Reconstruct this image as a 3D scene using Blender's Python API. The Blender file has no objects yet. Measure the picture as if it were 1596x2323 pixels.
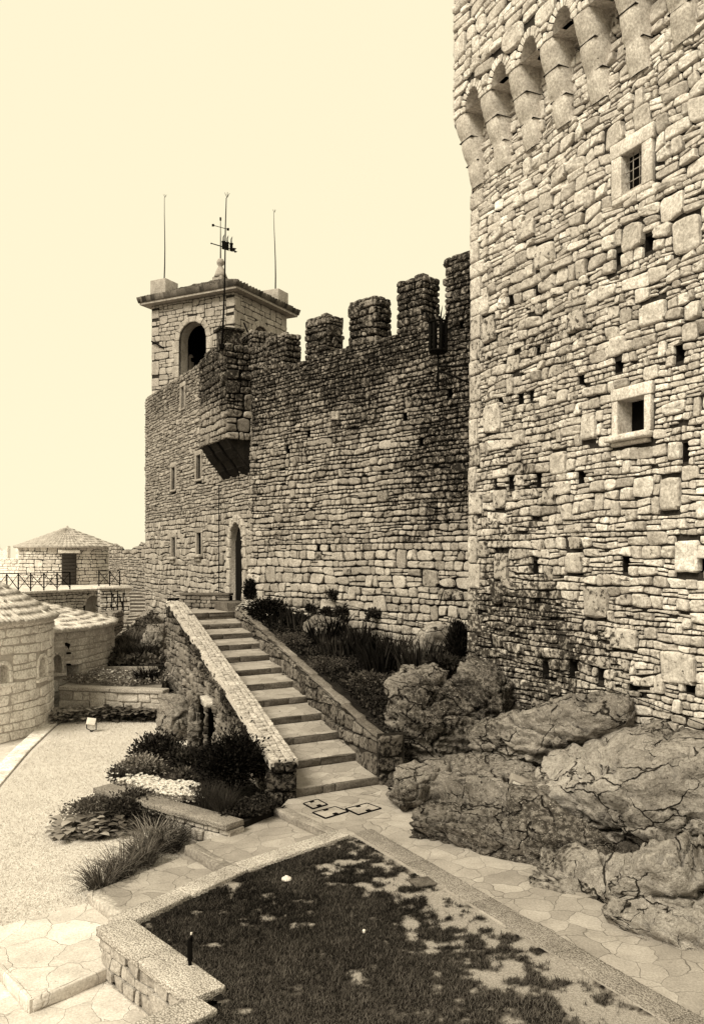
import bpy, bmesh, math, random
import numpy as np
from mathutils import Vector, Matrix
rad = math.radians
C = bpy.context.scene.collection
EYE, F, CX, HY = 3.6, 1915.0, 798.0, 1262.0
A = np.array
Z = A([0., 0., 1.])

def at(px, py, Y):
    return A([(px - CX) / F * Y, Y, EYE - (py - HY) / F * Y])
def on(px, py, z):
    return at(px, py, (EYE - z) * F / (py - HY))
def v3(a, z):
    return A([a[0], a[1], z], float)
def unit(a):
    a = np.asarray(a, float)
    return a / (np.linalg.norm(a, axis=-1, keepdims=True) + 1e-12)

# ------------------------------------------------------------------ noise
def _h(i, j, k, s):
    n = (i * 374761393 + j * 668265263 + k * 1440662683 + s * 974634777) & 0xffffffff
    n = ((n ^ (n >> 13)) * 1274126177) & 0xffffffff
    n = ((n ^ (n >> 16)) * 2246822519) & 0xffffffff
    return ((n ^ (n >> 15)) & 0xffffff) / float(0xffffff)
def vnoise(P, s=0):
    P = np.asarray(P, float)
    I = np.floor(P).astype(np.int64); f = P - I
    f = f * f * (3 - 2 * f)
    x, y, z = I[..., 0], I[..., 1], I[..., 2]; fx, fy, fz = f[..., 0], f[..., 1], f[..., 2]
    r = 0
    for a in (0, 1):
        for b in (0, 1):
            for c in (0, 1):
                w = (fx if a else 1 - fx) * (fy if b else 1 - fy) * (fz if c else 1 - fz)
                r = r + w * _h(x + a, y + b, z + c, s)
    return r * 2 - 1
def fbm(P, o=4, s=0, g=.5):
    P = np.asarray(P, float); r = 0; a = 1; t = 0
    for i in range(o):
        r = r + a * vnoise(P * 2.03 ** i + i * 17.3, s + i); t += a; a *= g
    return r / t
def n2(u, v, sc=1., s=0, o=3):
    u = np.asarray(u, float); v = np.asarray(v, float)
    return fbm(np.stack([u * sc, v * sc, np.zeros_like(u + v) + s * 3.7], -1), o, s)
def sstep(a, b, x):
    t = np.clip((np.asarray(x, float) - a) / (b - a), 0, 1)
    return t * t * (3 - 2 * t)

# ------------------------------------------------------------------ mesh building
class MB:
    def __init__(s):
        s.v = []; s.n = 0; s.q = []; s.qs = []; s.t = []; s.qm = []; s.tm = []; s.tone = []; s.st = []
    def add(s, V, Q=None, T=None, mi=0, tone=.5, stain=0., qs=None):
        V = np.asarray(V, float).reshape(-1, 3); k = len(V)
        s.v.append(V)
        s.tone.append(np.broadcast_to(np.asarray(tone, float).reshape(-1), (k,)) if np.ndim(tone) == 0 or np.size(tone) == k else np.full(k, .5))
        s.st.append(np.broadcast_to(np.asarray(stain, float).reshape(-1), (k,)))
        if Q is not None and len(Q):
            Q = np.asarray(Q, np.int64).reshape(-1, 4) + s.n; s.q.append(Q); s.qm.append(np.full(len(Q), mi)); s.qs.append(np.ones(len(Q), bool) if qs is None else qs)
        if T is not None and len(T):
            T = np.asarray(T, np.int64).reshape(-1, 3) + s.n; s.t.append(T); s.tm.append(np.full(len(T), mi))
        s.n += k
    def build(s, name, mats, parent=None, smooth=True, loc=None):
        V = np.concatenate(s.v); off = None
        if loc is not None:
            V = V - np.asarray(loc, float)
        Q = np.concatenate(s.q) if s.q else np.zeros((0, 4), np.int64)
        T = np.concatenate(s.t) if s.t else np.zeros((0, 3), np.int64)
        me = bpy.data.meshes.new(name)
        me.vertices.add(len(V)); me.vertices.foreach_set('co', V.astype(np.float32).ravel())
        nl = len(Q) * 4 + len(T) * 3
        me.loops.add(nl)
        me.loops.foreach_set('vertex_index', np.concatenate([Q.ravel(), T.ravel()]).astype(np.int32))
        npol = len(Q) + len(T); me.polygons.add(npol)
        ls = np.concatenate([np.arange(len(Q)) * 4, len(Q) * 4 + np.arange(len(T)) * 3]).astype(np.int32)
        me.polygons.foreach_set('loop_start', ls)
        me.polygons.foreach_set('loop_total', np.concatenate([np.full(len(Q), 4), np.full(len(T), 3)]).astype(np.int32))
        mi = np.concatenate([np.concatenate(s.qm) if s.qm else np.zeros(0), np.concatenate(s.tm) if s.tm else np.zeros(0)]).astype(np.int32)
        if not isinstance(mats, (list, tuple)): mats = [mats]
        for m in mats: me.materials.append(m)
        me.polygons.foreach_set('material_index', np.minimum(mi, len(mats) - 1))
        sm = np.full(npol, bool(smooth))
        if s.qs: sm[:len(Q)] &= np.concatenate(s.qs)
        me.polygons.foreach_set('use_smooth', sm)
        for nm, arr in (('tone', s.tone), ('stain', s.st)):
            a = me.attributes.new(nm, 'FLOAT', 'POINT'); a.data.foreach_set('value', np.concatenate(arr).astype(np.float32))
        me.update(calc_edges=True); me.validate()
        o = bpy.data.objects.new(name, me); C.objects.link(o)
        if loc is not None: o.location = [float(x) for x in loc]
        if parent is not None:
            o.parent = parent
            o.matrix_parent_inverse = Matrix.Translation(-Vector(parent.location))
        return o

def tag(o, label=None, cat=None, group=None, kind=None):
    if label: o['label'] = label
    if cat: o['category'] = cat
    if group: o['group'] = group
    if kind: o['kind'] = kind
    return o
def thing(name, label, cat, loc=(0, 0, 0), group=None):
    o = bpy.data.objects.new(name, None); C.objects.link(o)
    o.location = [float(x) for x in loc]; o.empty_display_size = .2
    return tag(o, label, cat, group)
def copy_tree(o, parent=None):
    c = o.copy(); C.objects.link(c)
    if parent is not None: c.parent = parent
    for ch in list(o.children): copy_tree(ch, c)
    return c

def grid(mb, P, mi=0, tone=.5, stain=0., flip=False):
    """P (a,b,3) -> quads"""
    a, b = P.shape[:2]; I = np.arange(a * b).reshape(a, b)
    Q = np.stack([I[:-1, :-1], I[1:, :-1], I[1:, 1:], I[:-1, 1:]], -1).reshape(-1, 4)
    if flip: Q = Q[:, ::-1]
    tn = tone if np.ndim(tone) == 0 else np.asarray(tone).ravel()
    sn = stain if np.ndim(stain) == 0 else np.asarray(stain).ravel()
    mb.add(P.reshape(-1, 3), Q, mi=mi, tone=tn, stain=sn)
def prism(mb, poly, z0, z1, mi=0, tone=.5, stain=0.):
    """closed vertical prism; z0/z1 scalars or per vertex"""
    poly = A([[float(p[0]), float(p[1])] for p in poly]); n = len(poly)
    if 0.5 * np.sum(poly[:, 0] * np.roll(poly[:, 1], -1) - np.roll(poly[:, 0], -1) * poly[:, 1]) < 0:
        poly = poly[::-1]
        z0 = z0 if np.ndim(z0) == 0 else np.asarray(z0)[::-1]; z1 = z1 if np.ndim(z1) == 0 else np.asarray(z1)[::-1]
    lo = np.c_[poly, np.broadcast_to(z0, (n,))]; hi = np.c_[poly, np.broadcast_to(z1, (n,))]
    i = np.arange(n); j = (i + 1) % n
    mb.add(np.r_[lo, hi], np.stack([i, j, j + n, i + n], -1), mi=mi, tone=tone, stain=stain)
    tri = ear(poly)
    mb.add(hi, T=tri, mi=mi, tone=tone, stain=stain); mb.add(lo, T=tri[:, ::-1], mi=mi, tone=tone, stain=stain)
def ear(poly):
    from mathutils.geometry import tessellate_polygon
    t = tessellate_polygon([[Vector((p[0], p[1], 0)) for p in poly]])
    out = []
    for a, b, c in t:
        pa, pb, pc = poly[a], poly[b], poly[c]
        cr = (pb[0] - pa[0]) * (pc[1] - pa[1]) - (pb[1] - pa[1]) * (pc[0] - pa[0])
        out.append((a, b, c) if cr > 0 else (a, c, b))
    return A(out, np.int64)
def _cube(k=4):
    g = np.linspace(-1, 1, k); key = {}; V = []; Q = []
    for ax in range(3):
        for sg in (-1, 1):
            idx = np.zeros((k, k), int)
            for i in range(k):
                for j in range(k):
                    p = [0, 0, 0]; p[ax] = sg; p[(ax + 1) % 3] = g[i]; p[(ax + 2) % 3] = g[j]
                    kk = tuple(np.round(p, 4))
                    if kk not in key: key[kk] = len(V); V.append(p)
                    idx[i, j] = key[kk]
            for i in range(k - 1):
                for j in range(k - 1):
                    q = [idx[i, j], idx[i + 1, j], idx[i + 1, j + 1], idx[i, j + 1]]
                    Q.append(q if sg > 0 else q[::-1])
    return A(V, float), A(Q)
CUBES = {k: _cube(k) for k in (4, 6)}
RB = np.random.default_rng(5)
def rbox(mb, c, axes, half, r=.015, jit=.004, k=4, mi=0, tone=.5, stain=0.):
    """rounded, slightly uneven block; axes = three unit row vectors"""
    V, Q = CUBES[k]; half = np.asarray(half, float); r = min(r, half.min() * .9)
    m = (k - 1) / 2.
    g = np.abs(V); inner = np.where(g > .99, 1., g)
    T = np.sign(V) * np.where(g > .99, half, np.where(g > .3 if k == 4 else g > .5, half - r, half * g))
    core = np.clip(T, -(half - r), half - r); d = T - core
    L = np.linalg.norm(d, axis=1, keepdims=True)
    P = core + np.where(L > 0, d / np.maximum(L, 1e-9) * r, 0)
    P = P + RB.normal(0, 1, P.shape) * jit
    ax = np.asarray(axes, float)
    if np.linalg.det(ax) < 0: Q = Q[:, ::-1]
    mb.add(np.asarray(c, float) + P @ ax, Q, mi=mi, tone=tone, stain=stain)
def frame2(d):
    """axes for a horizontal direction d: along, across, up"""
    d = unit(A([d[0], d[1], 0.])); return A([d, [-d[1], d[0], 0], [0, 0, 1.]])
def beam(mb, p, q, w, h, r=.01, jit=.002, mi=0, tone=.5, up=Z, k=4):
    p = np.asarray(p, float); q = np.asarray(q, float); d = unit(q - p)
    if abs(np.dot(d, unit(up))) > .98: up = A([.8, .6, 0.])
    s = unit(np.cross(up, d)); t = np.cross(d, s)
    rbox(mb, (p + q) / 2, A([d, s, t]), (np.linalg.norm(q - p) / 2, w / 2, h / 2), r, jit, k, mi, tone)
def tube(mb, pts, r, n=8, mi=0, tone=.5, cap=True):
    pts = np.asarray(pts, float); m = len(pts); r = np.broadcast_to(r, (m,))
    d = np.gradient(pts, axis=0); d = unit(d)
    ref = A([0, 0, 1.]) if abs(d[0][2]) < .9 else A([1., 0, 0])
    s = unit(np.cross(d, ref)); t = np.cross(d, s)
    a = np.arange(n) / n * 2 * np.pi
    P = pts[:, None] + (s[:, None] * np.cos(a)[None, :, None] + t[:, None] * np.sin(a)[None, :, None]) * r[:, None, None]
    I = np.arange(m * n).reshape(m, n); J = np.roll(I, -1, 1)
    Q = np.stack([I[:-1], J[:-1], J[1:], I[1:]], -1).reshape(-1, 4)
    V = P.reshape(-1, 3); T = []
    if cap:
        V = np.r_[V, pts[:1], pts[-1:]]; b = m * n
        T = [(b, J[0, i], I[0, i]) for i in range(n)] + [(b + 1, I[-1, i], J[-1, i]) for i in range(n)]
    mb.add(V, Q, T if len(T) else None, mi=mi, tone=tone)
def lathe(mb, c, prof, n=16, mi=0, tone=.5):
    prof = np.asarray(prof, float); a = np.linspace(0, 2 * np.pi, n + 1)
    P = np.stack([c[0] + prof[:, None, 0] * np.cos(a), c[1] + prof[:, None, 0] * np.sin(a), c[2] + prof[:, None, 1] + 0 * a], -1)
    grid(mb, P, mi, tone, flip=True)

# ------------------------------------------------------------------ rubble masonry
def plane(P0, U, N, V=Z):
    P0 = np.asarray(P0, float); U = np.asarray(U, float); N = np.asarray(N, float); V = np.asarray(V, float)
    return lambda u, v, d: P0 + np.asarray(u)[..., None] * U + np.asarray(v)[..., None] * V + np.asarray(d)[..., None] * N
def cyl(c, r, th0=0., sgn=1.):
    return lambda u, v, d: np.stack([c[0] + (r + d) * np.cos(th0 + sgn * u / r), c[1] + (r + d) * np.sin(th0 + sgn * u / r), v + 0 * u], -1)

def layout(U, V, rng, hr, wr, big=.08, split=.15, blocks=(), wav=.22, vmin=None, vmax=None, hfun=None):
    vs = [V[0]]
    while vs[-1] < V[1] - hr[0] * .5:
        k = hfun(vs[-1]) if hfun else 1.
        vs.append(vs[-1] + rng.uniform(*hr) * k)
    vs[-1] = V[1]; K = len(vs) - 1; hm = (V[1] - V[0]) / K
    ph = rng.uniform(0, 6.3, (K + 1, 3)); fr = rng.uniform(.5, 2.6, (K + 1, 3)) / max(hm * 6, .4)
    def bd(k, u):
        if k == 0 or k == K: return vs[k]
        h = min(vs[k + 1] - vs[k], vs[k] - vs[k - 1])
        return vs[k] + wav * h * (math.sin(u * fr[k, 0] + ph[k, 0]) * .5 + math.sin(u * fr[k, 1] * 2 + ph[k, 1]) * .4 + math.sin(u * fr[k, 2] * 5 + ph[k, 2]) * .3)
    occ = [[] for _ in range(K)]
    for k in range(K):
        h = vs[k + 1] - vs[k]
        for b in blocks:
            if callable(b):
                iv = b(vs[k], vs[k + 1])
                if iv: occ[k].append(iv)
            elif min(vs[k + 1], b[3]) - max(vs[k], b[2]) > .4 * h: occ[k].append((b[0], b[1]))
    S = []
    for k in range(K):
        h = vs[k + 1] - vs[k]
        free = []; a = U[0]
        for (o0, o1) in sorted(occ[k]):
            if o0 > a + .03: free.append((a, min(o0, U[1])))
            a = max(a, o1)
        if a < U[1] - .03: free.append((a, U[1]))
        for (a, b) in free:
            u = a; tl = 0.
            while u < b - .015:
                w = h * rng.uniform(*wr)
                if rng.random() < .12: w *= .5
                if b - (u + w) < h * .55: w = b - u
                u1 = u + w; kt = k + 1
                t1 = 0. if u1 > b - .01 else rng.uniform(-.16, .16) * min(h, w)
                if rng.random() < big and w > h * 1.5 and k + 2 <= K and not any(o0 < u1 and o1 > u for o0, o1 in occ[k + 1]):
                    kt = k + 2; occ[k + 1].append((u, u1)); t1 = 0.; tl2 = 0.
                q = [(u - tl, bd(k, u)), (u1 - t1, bd(k, u1)), (u1 + t1, bd(kt, u1)), (u + tl, bd(kt, u))]
                if kt == k + 1 and rng.random() < split and h > hr[0] * 1.25:
                    m = rng.uniform(.35, .65)
                    l = tuple(q[0][i] * (1 - m) + q[3][i] * m for i in (0, 1)); r = tuple(q[1][i] * (1 - m) + q[2][i] * m for i in (0, 1))
                    S.append([q[0], q[1], r, l])
                    if w > h * 1.3 and rng.random() < .6:
                        x = rng.uniform(.35, .65); lm = tuple(l[i] * (1 - x) + r[i] * x for i in (0, 1)); tm = tuple(q[3][i] * (1 - x) + q[2][i] * x for i in (0, 1))
                        S.append([l, lm, tm, q[3]]); S.append([lm, r, q[2], tm])
                    else: S.append([l, r, q[2], q[3]])
                else: S.append(q)
                tl = t1; u = u1
    S = A(S, float).reshape(-1, 4, 2)
    if vmin is not None: S[..., 1] = np.maximum(S[..., 1], vmin(S[..., 0]))
    if vmax is not None: S[..., 1] = np.minimum(S[..., 1], vmax(S[..., 0]))
    hl = S[:, 3, 1] - S[:, 0, 1]; hr_ = S[:, 2, 1] - S[:, 1, 1]
    return S[(np.maximum(hl, hr_) > .045) & (np.minimum(hl, hr_) > .012)]

def stones(mb, S, fn, rng, gap=.012, prot=(.008, .04), N=12, tilt=.10, ex=(3., 7.), rec=.06, tone=(.5, .17), stain=None, mi=0, jit=.06, base=0.):
    S = np.asarray(S, float).reshape(-1, 4, 2); n = len(S)
    if n == 0: return
    hw = .25 * (np.linalg.norm(S[:, 1] - S[:, 0], axis=1) + np.linalg.norm(S[:, 2] - S[:, 3], axis=1))
    hh = .25 * (np.linalg.norm(S[:, 3] - S[:, 0], axis=1) + np.linalg.norm(S[:, 2] - S[:, 1], axis=1))
    th = (np.arange(N) + .5) / N * 2 * np.pi
    e = rng.uniform(ex[0], ex[1], n)[:, None]
    c, s = np.cos(th)[None], np.sin(th)[None]
    a = np.sign(c) * np.abs(c) ** (2 / e); b = np.sign(s) * np.abs(s) ** (2 / e)
    wob = 1 + jit * (rng.normal(0, .5, (n, 1)) * np.sin(2 * th + rng.uniform(0, 6.3, (n, 1))) + rng.normal(0, .5, (n, 1)) * np.sin(3 * th + rng.uniform(0, 6.3, (n, 1)))) + rng.normal(0, jit * .75, (n, N))
    wob = np.minimum(wob, 1 + jit * .6)
    a = a * wob; b = b * wob
    g = np.minimum(gap * rng.uniform(.6, 1.5, n), .45 * np.minimum(hw, hh))
    p = rng.uniform(prot[0], prot[1], n) * np.clip(hh / .07, .5, 1.3)
    tx, ty = rng.normal(0, tilt, (2, n))
    mh = np.minimum(hw, hh)
    rings = [(0., None), (.02, .60), (.09, .96), (.42, 1.)]
    V = []
    for ins, fr in rings:
        i = np.minimum(ins * mh, .05 * max(1, ins * 2)) + g
        aa = a * (1 - i / hw)[:, None]; bb = b * (1 - i / hh)[:, None]
        w = [(1 - aa) * (1 - bb), (1 + aa) * (1 - bb), (1 + aa) * (1 + bb), (1 - aa) * (1 + bb)]
        uv = sum(w[k][..., None] * S[:, k, None, :] for k in range(4)) / 4
        if fr is None: d = np.full((n, N), -rec)
        else:
            d = p[:, None] * fr + (aa * tx[:, None] * hw[:, None] + bb * ty[:, None] * hh[:, None]) * .8 + rng.normal(0, 1, (n, N)) * (p * (.12 + .14 * (fr > .97)))[:, None] * (fr > .3)
            d = np.maximum(d, -rec * .5)
        V.append(fn(uv[..., 0], uv[..., 1], d + base))
    cu = S.mean(1)
    V.append(fn(cu[:, 0:1], cu[:, 1:2], (p * rng.uniform(.80, 1.12, n))[:, None] + base))
    V = np.concatenate(V, 1); M = V.shape[1]
    i = np.arange(N); j = (i + 1) % N; Q = []
    for r in range(3): Q.append(np.stack([r * N + i, r * N + j, (r + 1) * N + j, (r + 1) * N + i], -1))
    Q = np.concatenate(Q); qs = np.tile(np.arange(3 * N) >= 2 * N, n); T = np.stack([3 * N + i, 3 * N + j, np.full(N, 4 * N)], -1)
    o = (np.arange(n) * M)[:, None, None]
    # orientation: u x v must face the outward normal
    f0 = fn(A([0.]), A([1.]), A([0.]))[0]; fu = fn(A([.01]), A([1.]), A([0.]))[0] - f0; fv = fn(A([0.]), A([1.01]), A([0.]))[0] - f0; fd = fn(A([0.]), A([1.]), A([.01]))[0] - f0
    if np.dot(np.cross(fu, fv), fd) < 0: Q = Q[:, ::-1]; T = T[:, ::-1]
    tn = np.clip(rng.normal(tone[0], tone[1], n), .02, .98)
    tn = np.repeat(tn, M)
    st = 0. if stain is None else np.repeat(np.clip(stain(cu[:, 0], cu[:, 1]), 0, 1), M)
    mb.add(V.reshape(-1, 3), (Q[None] + o).reshape(-1, 4), (T[None] + o).reshape(-1, 3), mi=mi, tone=tn, stain=st, qs=qs)

def backing(mb, U, V, fn, depth=-.03, holes=(), step=.6, mi=1, tone=.15, vmin=None, vmax=None, stain=None):
    us = sorted(set([U[0], U[1]] + [h[i] for h in holes for i in (0, 1) if U[0] < h[i] < U[1]] + list(np.arange(U[0], U[1], step))))
    vs = sorted(set([V[0], V[1]] + [h[i] for h in holes for i in (2, 3) if V[0] < h[i] < V[1]] + ([] if vmax is None and vmin is None else list(np.arange(V[0], V[1], step)))))
    us, vs = A(us), A(vs); uu, vv = np.meshgrid(us, vs, indexing='ij')
    if vmin is not None: vv = np.maximum(vv, vmin(uu))
    if vmax is not None: vv = np.minimum(vv, vmax(uu))
    P = fn(uu, vv, np.full(uu.shape, depth)); I = np.arange(uu.size).reshape(uu.shape); Q = []
    f0 = fn(A([0.]), A([1.]), A([0.]))[0]; fu = fn(A([.01]), A([1.]), A([0.]))[0] - f0; fv = fn(A([0.]), A([1.01]), A([0.]))[0] - f0; fd = fn(A([0.]), A([1.]), A([.01]))[0] - f0
    rev = np.dot(np.cross(fu, fv), fd) < 0
    for i in range(len(us) - 1):
        for j in range(len(vs) - 1):
            cu, cv = (us[i] + us[i + 1]) / 2, (vs[j] + vs[j + 1]) / 2
            if any(h[0] < cu < h[1] and h[2] < cv < h[3] for h in holes): continue
            q = [I[i, j], I[i + 1, j], I[i + 1, j + 1], I[i, j + 1]]
            Q.append(q[::-1] if rev else q)
    st = 0. if stain is None else np.clip(stain(uu, vv), 0, 1).ravel()
    mb.add(P.reshape(-1, 3), Q, mi=mi, tone=tone, stain=st)
def recess(mb, h, fn, depth, front=-.0, mi=0, tone=.45, back_mi=2, back_tone=.1):
    """the inside of an opening: four reveals and a back"""
    u0, u1, v0, v1 = h
    c = [(u0, v0), (u1, v0), (u1, v1), (u0, v1)]
    k = 4
    for a in range(4):
        (ua, va), (ub, vb) = c[a], c[(a + 1) % 4]
        t = np.linspace(0, 1, k); d = np.linspace(front, -depth, k)
        uu = (ua + (ub - ua) * t)[:, None] + 0 * d; vv = (va + (vb - va) * t)[:, None] + 0 * d; dd = d[None] + 0 * uu
        grid(mb, fn(uu, vv, dd), mi, tone)
    uu, vv = np.meshgrid([u0, u1], [v0, v1], indexing='ij')
    grid(mb, fn(uu, vv, np.full(uu.shape, -depth)), back_mi, back_tone)
def fnbox(mb, u, v, d, fn, r=.02, jit=.005, mi=0, tone=.5, stain=0.):
    """dressed block given by ranges in a wall's own (u,v,d)"""
    cu, cv, cd = sum(u) / 2, sum(v) / 2, sum(d) / 2
    P = fn(A([cu]), A([cv]), A([cd]))[0]
    U = unit(fn(A([cu + .01]), A([cv]), A([cd]))[0] - P); W = unit(fn(A([cu]), A([cv + .01]), A([cd]))[0] - P); D = unit(fn(A([cu]), A([cv]), A([cd + .01]))[0] - P)
    rbox(mb, P, A([U, W, D]), ((u[1] - u[0]) / 2, (v[1] - v[0]) / 2, (d[1] - d[0]) / 2), r, jit, 4, mi, tone, stain)
# ------------------------------------------------------------------ materials
class NT:
    def __init__(s, name):
        s.m = bpy.data.materials.new(name); s.m.use_nodes = True
        s.t = s.m.node_tree; s.b = s.t.nodes['Principled BSDF']; s.b.inputs['Roughness'].default_value = 1.
        s.b.inputs['Specular IOR Level'].default_value = .03
        s.pos = s.n('ShaderNodeNewGeometry').outputs['Position']
    def n(s, t, **k):
        x = s.t.nodes.new(t)
        for a, b in k.items(): setattr(x, a, b)
        return x
    def set(s, sock, v):
        if isinstance(v, bpy.types.NodeSocket): s.t.links.new(v, sock)
        else: sock.default_value = v
    def math(s, op, a, b=0., clamp=False):
        x = s.n('ShaderNodeMath', operation=op, use_clamp=clamp); s.set(x.inputs[0], a); s.set(x.inputs[1], b); return x.outputs[0]
    def attr(s, nm): return s.n('ShaderNodeAttribute', attribute_name=nm).outputs['Fac']
    def noise(s, sc, det=4., rough=.55, vec=None, dist=0.):
        x = s.n('ShaderNodeTexNoise'); s.set(x.inputs['Vector'], vec if vec is not None else s.pos)
        x.inputs['Scale'].default_value = sc; x.inputs['Detail'].default_value = det; x.inputs['Roughness'].default_value = rough; x.inputs['Distortion'].default_value = dist
        return x.outputs['Fac']
    def map(s, v, a, b, c=0., d=1., smooth=False):
        x = s.n('ShaderNodeMapRange', interpolation_type='SMOOTHSTEP' if smooth else 'LINEAR'); s.set(x.inputs['Value'], v)
        for i, k in enumerate((a, b, c, d)): s.set(x.inputs[i + 1], k)
        return x.outputs[0]
    def mixf(s, f, a, b):
        x = s.n('ShaderNodeMix', data_type='FLOAT'); s.set(x.inputs[0], f); s.set(x.inputs[2], a); s.set(x.inputs[3], b); return x.outputs[0]
    def ramp(s, v, stops=None):
        x = s.n('ShaderNodeValToRGB'); s.set(x.inputs[0], v); r = x.color_ramp
        stops = stops or SEPIA
        while len(r.elements) < len(stops): r.elements.new(.5)
        for e, (p, c) in zip(r.elements, stops): e.position = p; e.color = (*c, 1)
        return x.outputs[0]
    def bump(s, h, st=.5, dist=.02):
        x = s.n('ShaderNodeBump'); x.inputs['Strength'].default_value = st; x.inputs['Distance'].default_value = dist; s.set(x.inputs['Height'], h)
        s.t.links.new(x.outputs[0], s.b.inputs['Normal'])
    def color(s, c): s.set(s.b.inputs['Base Color'], c)
SEPIA = [(0., (.0006, .0005, .0005)), (.1, (.10, .088, .077)), (.3, (.30, .272, .246)), (.55, (.55, .508, .468)), (.9, (.90, .865, .82))]

def make_stone(name, lo, hi, dark=.5, light=.3, sc=1., bump=.9, stainw=.9, dist=.025, ledge=0., soft=.09):
    t = NT(name); tone = t.attr('tone'); st = t.attr('stain')
    v = t.map(tone, 0, 1, lo, hi)
    v = t.math('MULTIPLY', v, t.map(t.noise(4 * sc, 5), .25, .75, .72, 1.25))
    fine = t.noise(26 * sc, 7, .68)
    v = t.math('MULTIPLY', v, t.map(fine, .32, .68, .55, 1.38))
    # old dark growth
    nd = t.noise(13 * sc, 8, .72); nb = t.noise(1.3, 4, .6)
    amt = t.math('ADD', dark * .6, t.math('ADD', t.math('MULTIPLY', st, .75), t.map(nb, .35, .7, -.12, .22)), clamp=True)
    th = t.map(amt, 0, 1, .68, .40)
    f = t.map(nd, th, t.math('ADD', th, soft), 0, 1, True)
    v = t.math('MULTIPLY', v, t.math('SUBTRACT', 1., t.math('MULTIPLY', f, stainw)))
    v = t.math('MULTIPLY', v, t.map(st, 0, 1, 1., .74))
    # pale lichen spots
    nl = t.noise(34 * sc, 3, .6, dist=.6)
    fl = t.map(nl, .64 - .06 * light, .70 - .06 * light, 0, 1, True)
    v = t.mixf(t.math('MULTIPLY', fl, light), v, min(.8, hi * 1.7))
    crk = None
    if ledge:
        n1 = t.n('ShaderNodeTexNoise'); n1.inputs['Scale'].default_value = 1.6; n1.inputs['Detail'].default_value = 5; t.set(n1.inputs['Vector'], t.pos)
        va = t.n('ShaderNodeVectorMath', operation='SCALE'); t.set(va.inputs[0], n1.outputs['Color']); va.inputs['Scale'].default_value = .7
        vb = t.n('ShaderNodeVectorMath', operation='ADD'); t.set(vb.inputs[0], t.pos); t.set(vb.inputs[1], va.outputs[0])
        vm = t.n('ShaderNodeVectorMath', operation='MULTIPLY'); t.set(vm.inputs[0], vb.outputs[0]); vm.inputs[1].default_value = (.8, .8, 1.7)
        ve = t.n('ShaderNodeTexVoronoi', feature='DISTANCE_TO_EDGE'); ve.inputs['Scale'].default_value = 1.7; t.set(ve.inputs['Vector'], vm.outputs[0])
        crk = t.map(ve.outputs['Distance'], .0, t.map(t.noise(1.5, 3), .4, .65, .004, .045), 1, 0, True)
        v = t.math('MULTIPLY', v, t.math('SUBTRACT', 1., t.math('MULTIPLY', crk, .9)))
    t.color(t.ramp(v))
    h = t.math('ADD', t.math('MULTIPLY', t.noise(42 * sc, 8, .7), .5), t.math('MULTIPLY', t.noise(11 * sc, 6, .6), .9))
    if ledge:
        w = t.n('ShaderNodeTexWave', wave_type='BANDS', bands_direction='Z'); w.inputs['Scale'].default_value = ledge; w.inputs['Distortion'].default_value = 14; w.inputs['Detail'].default_value = 4; w.inputs['Detail Scale'].default_value = .8
        t.set(w.inputs['Vector'], t.pos); h = t.math('ADD', h, t.math('MULTIPLY', w.outputs['Fac'], .5)); h = t.math('SUBTRACT', h, t.math('MULTIPLY', crk, 1.2))
    t.bump(h, bump, dist)
    return t.m
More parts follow.
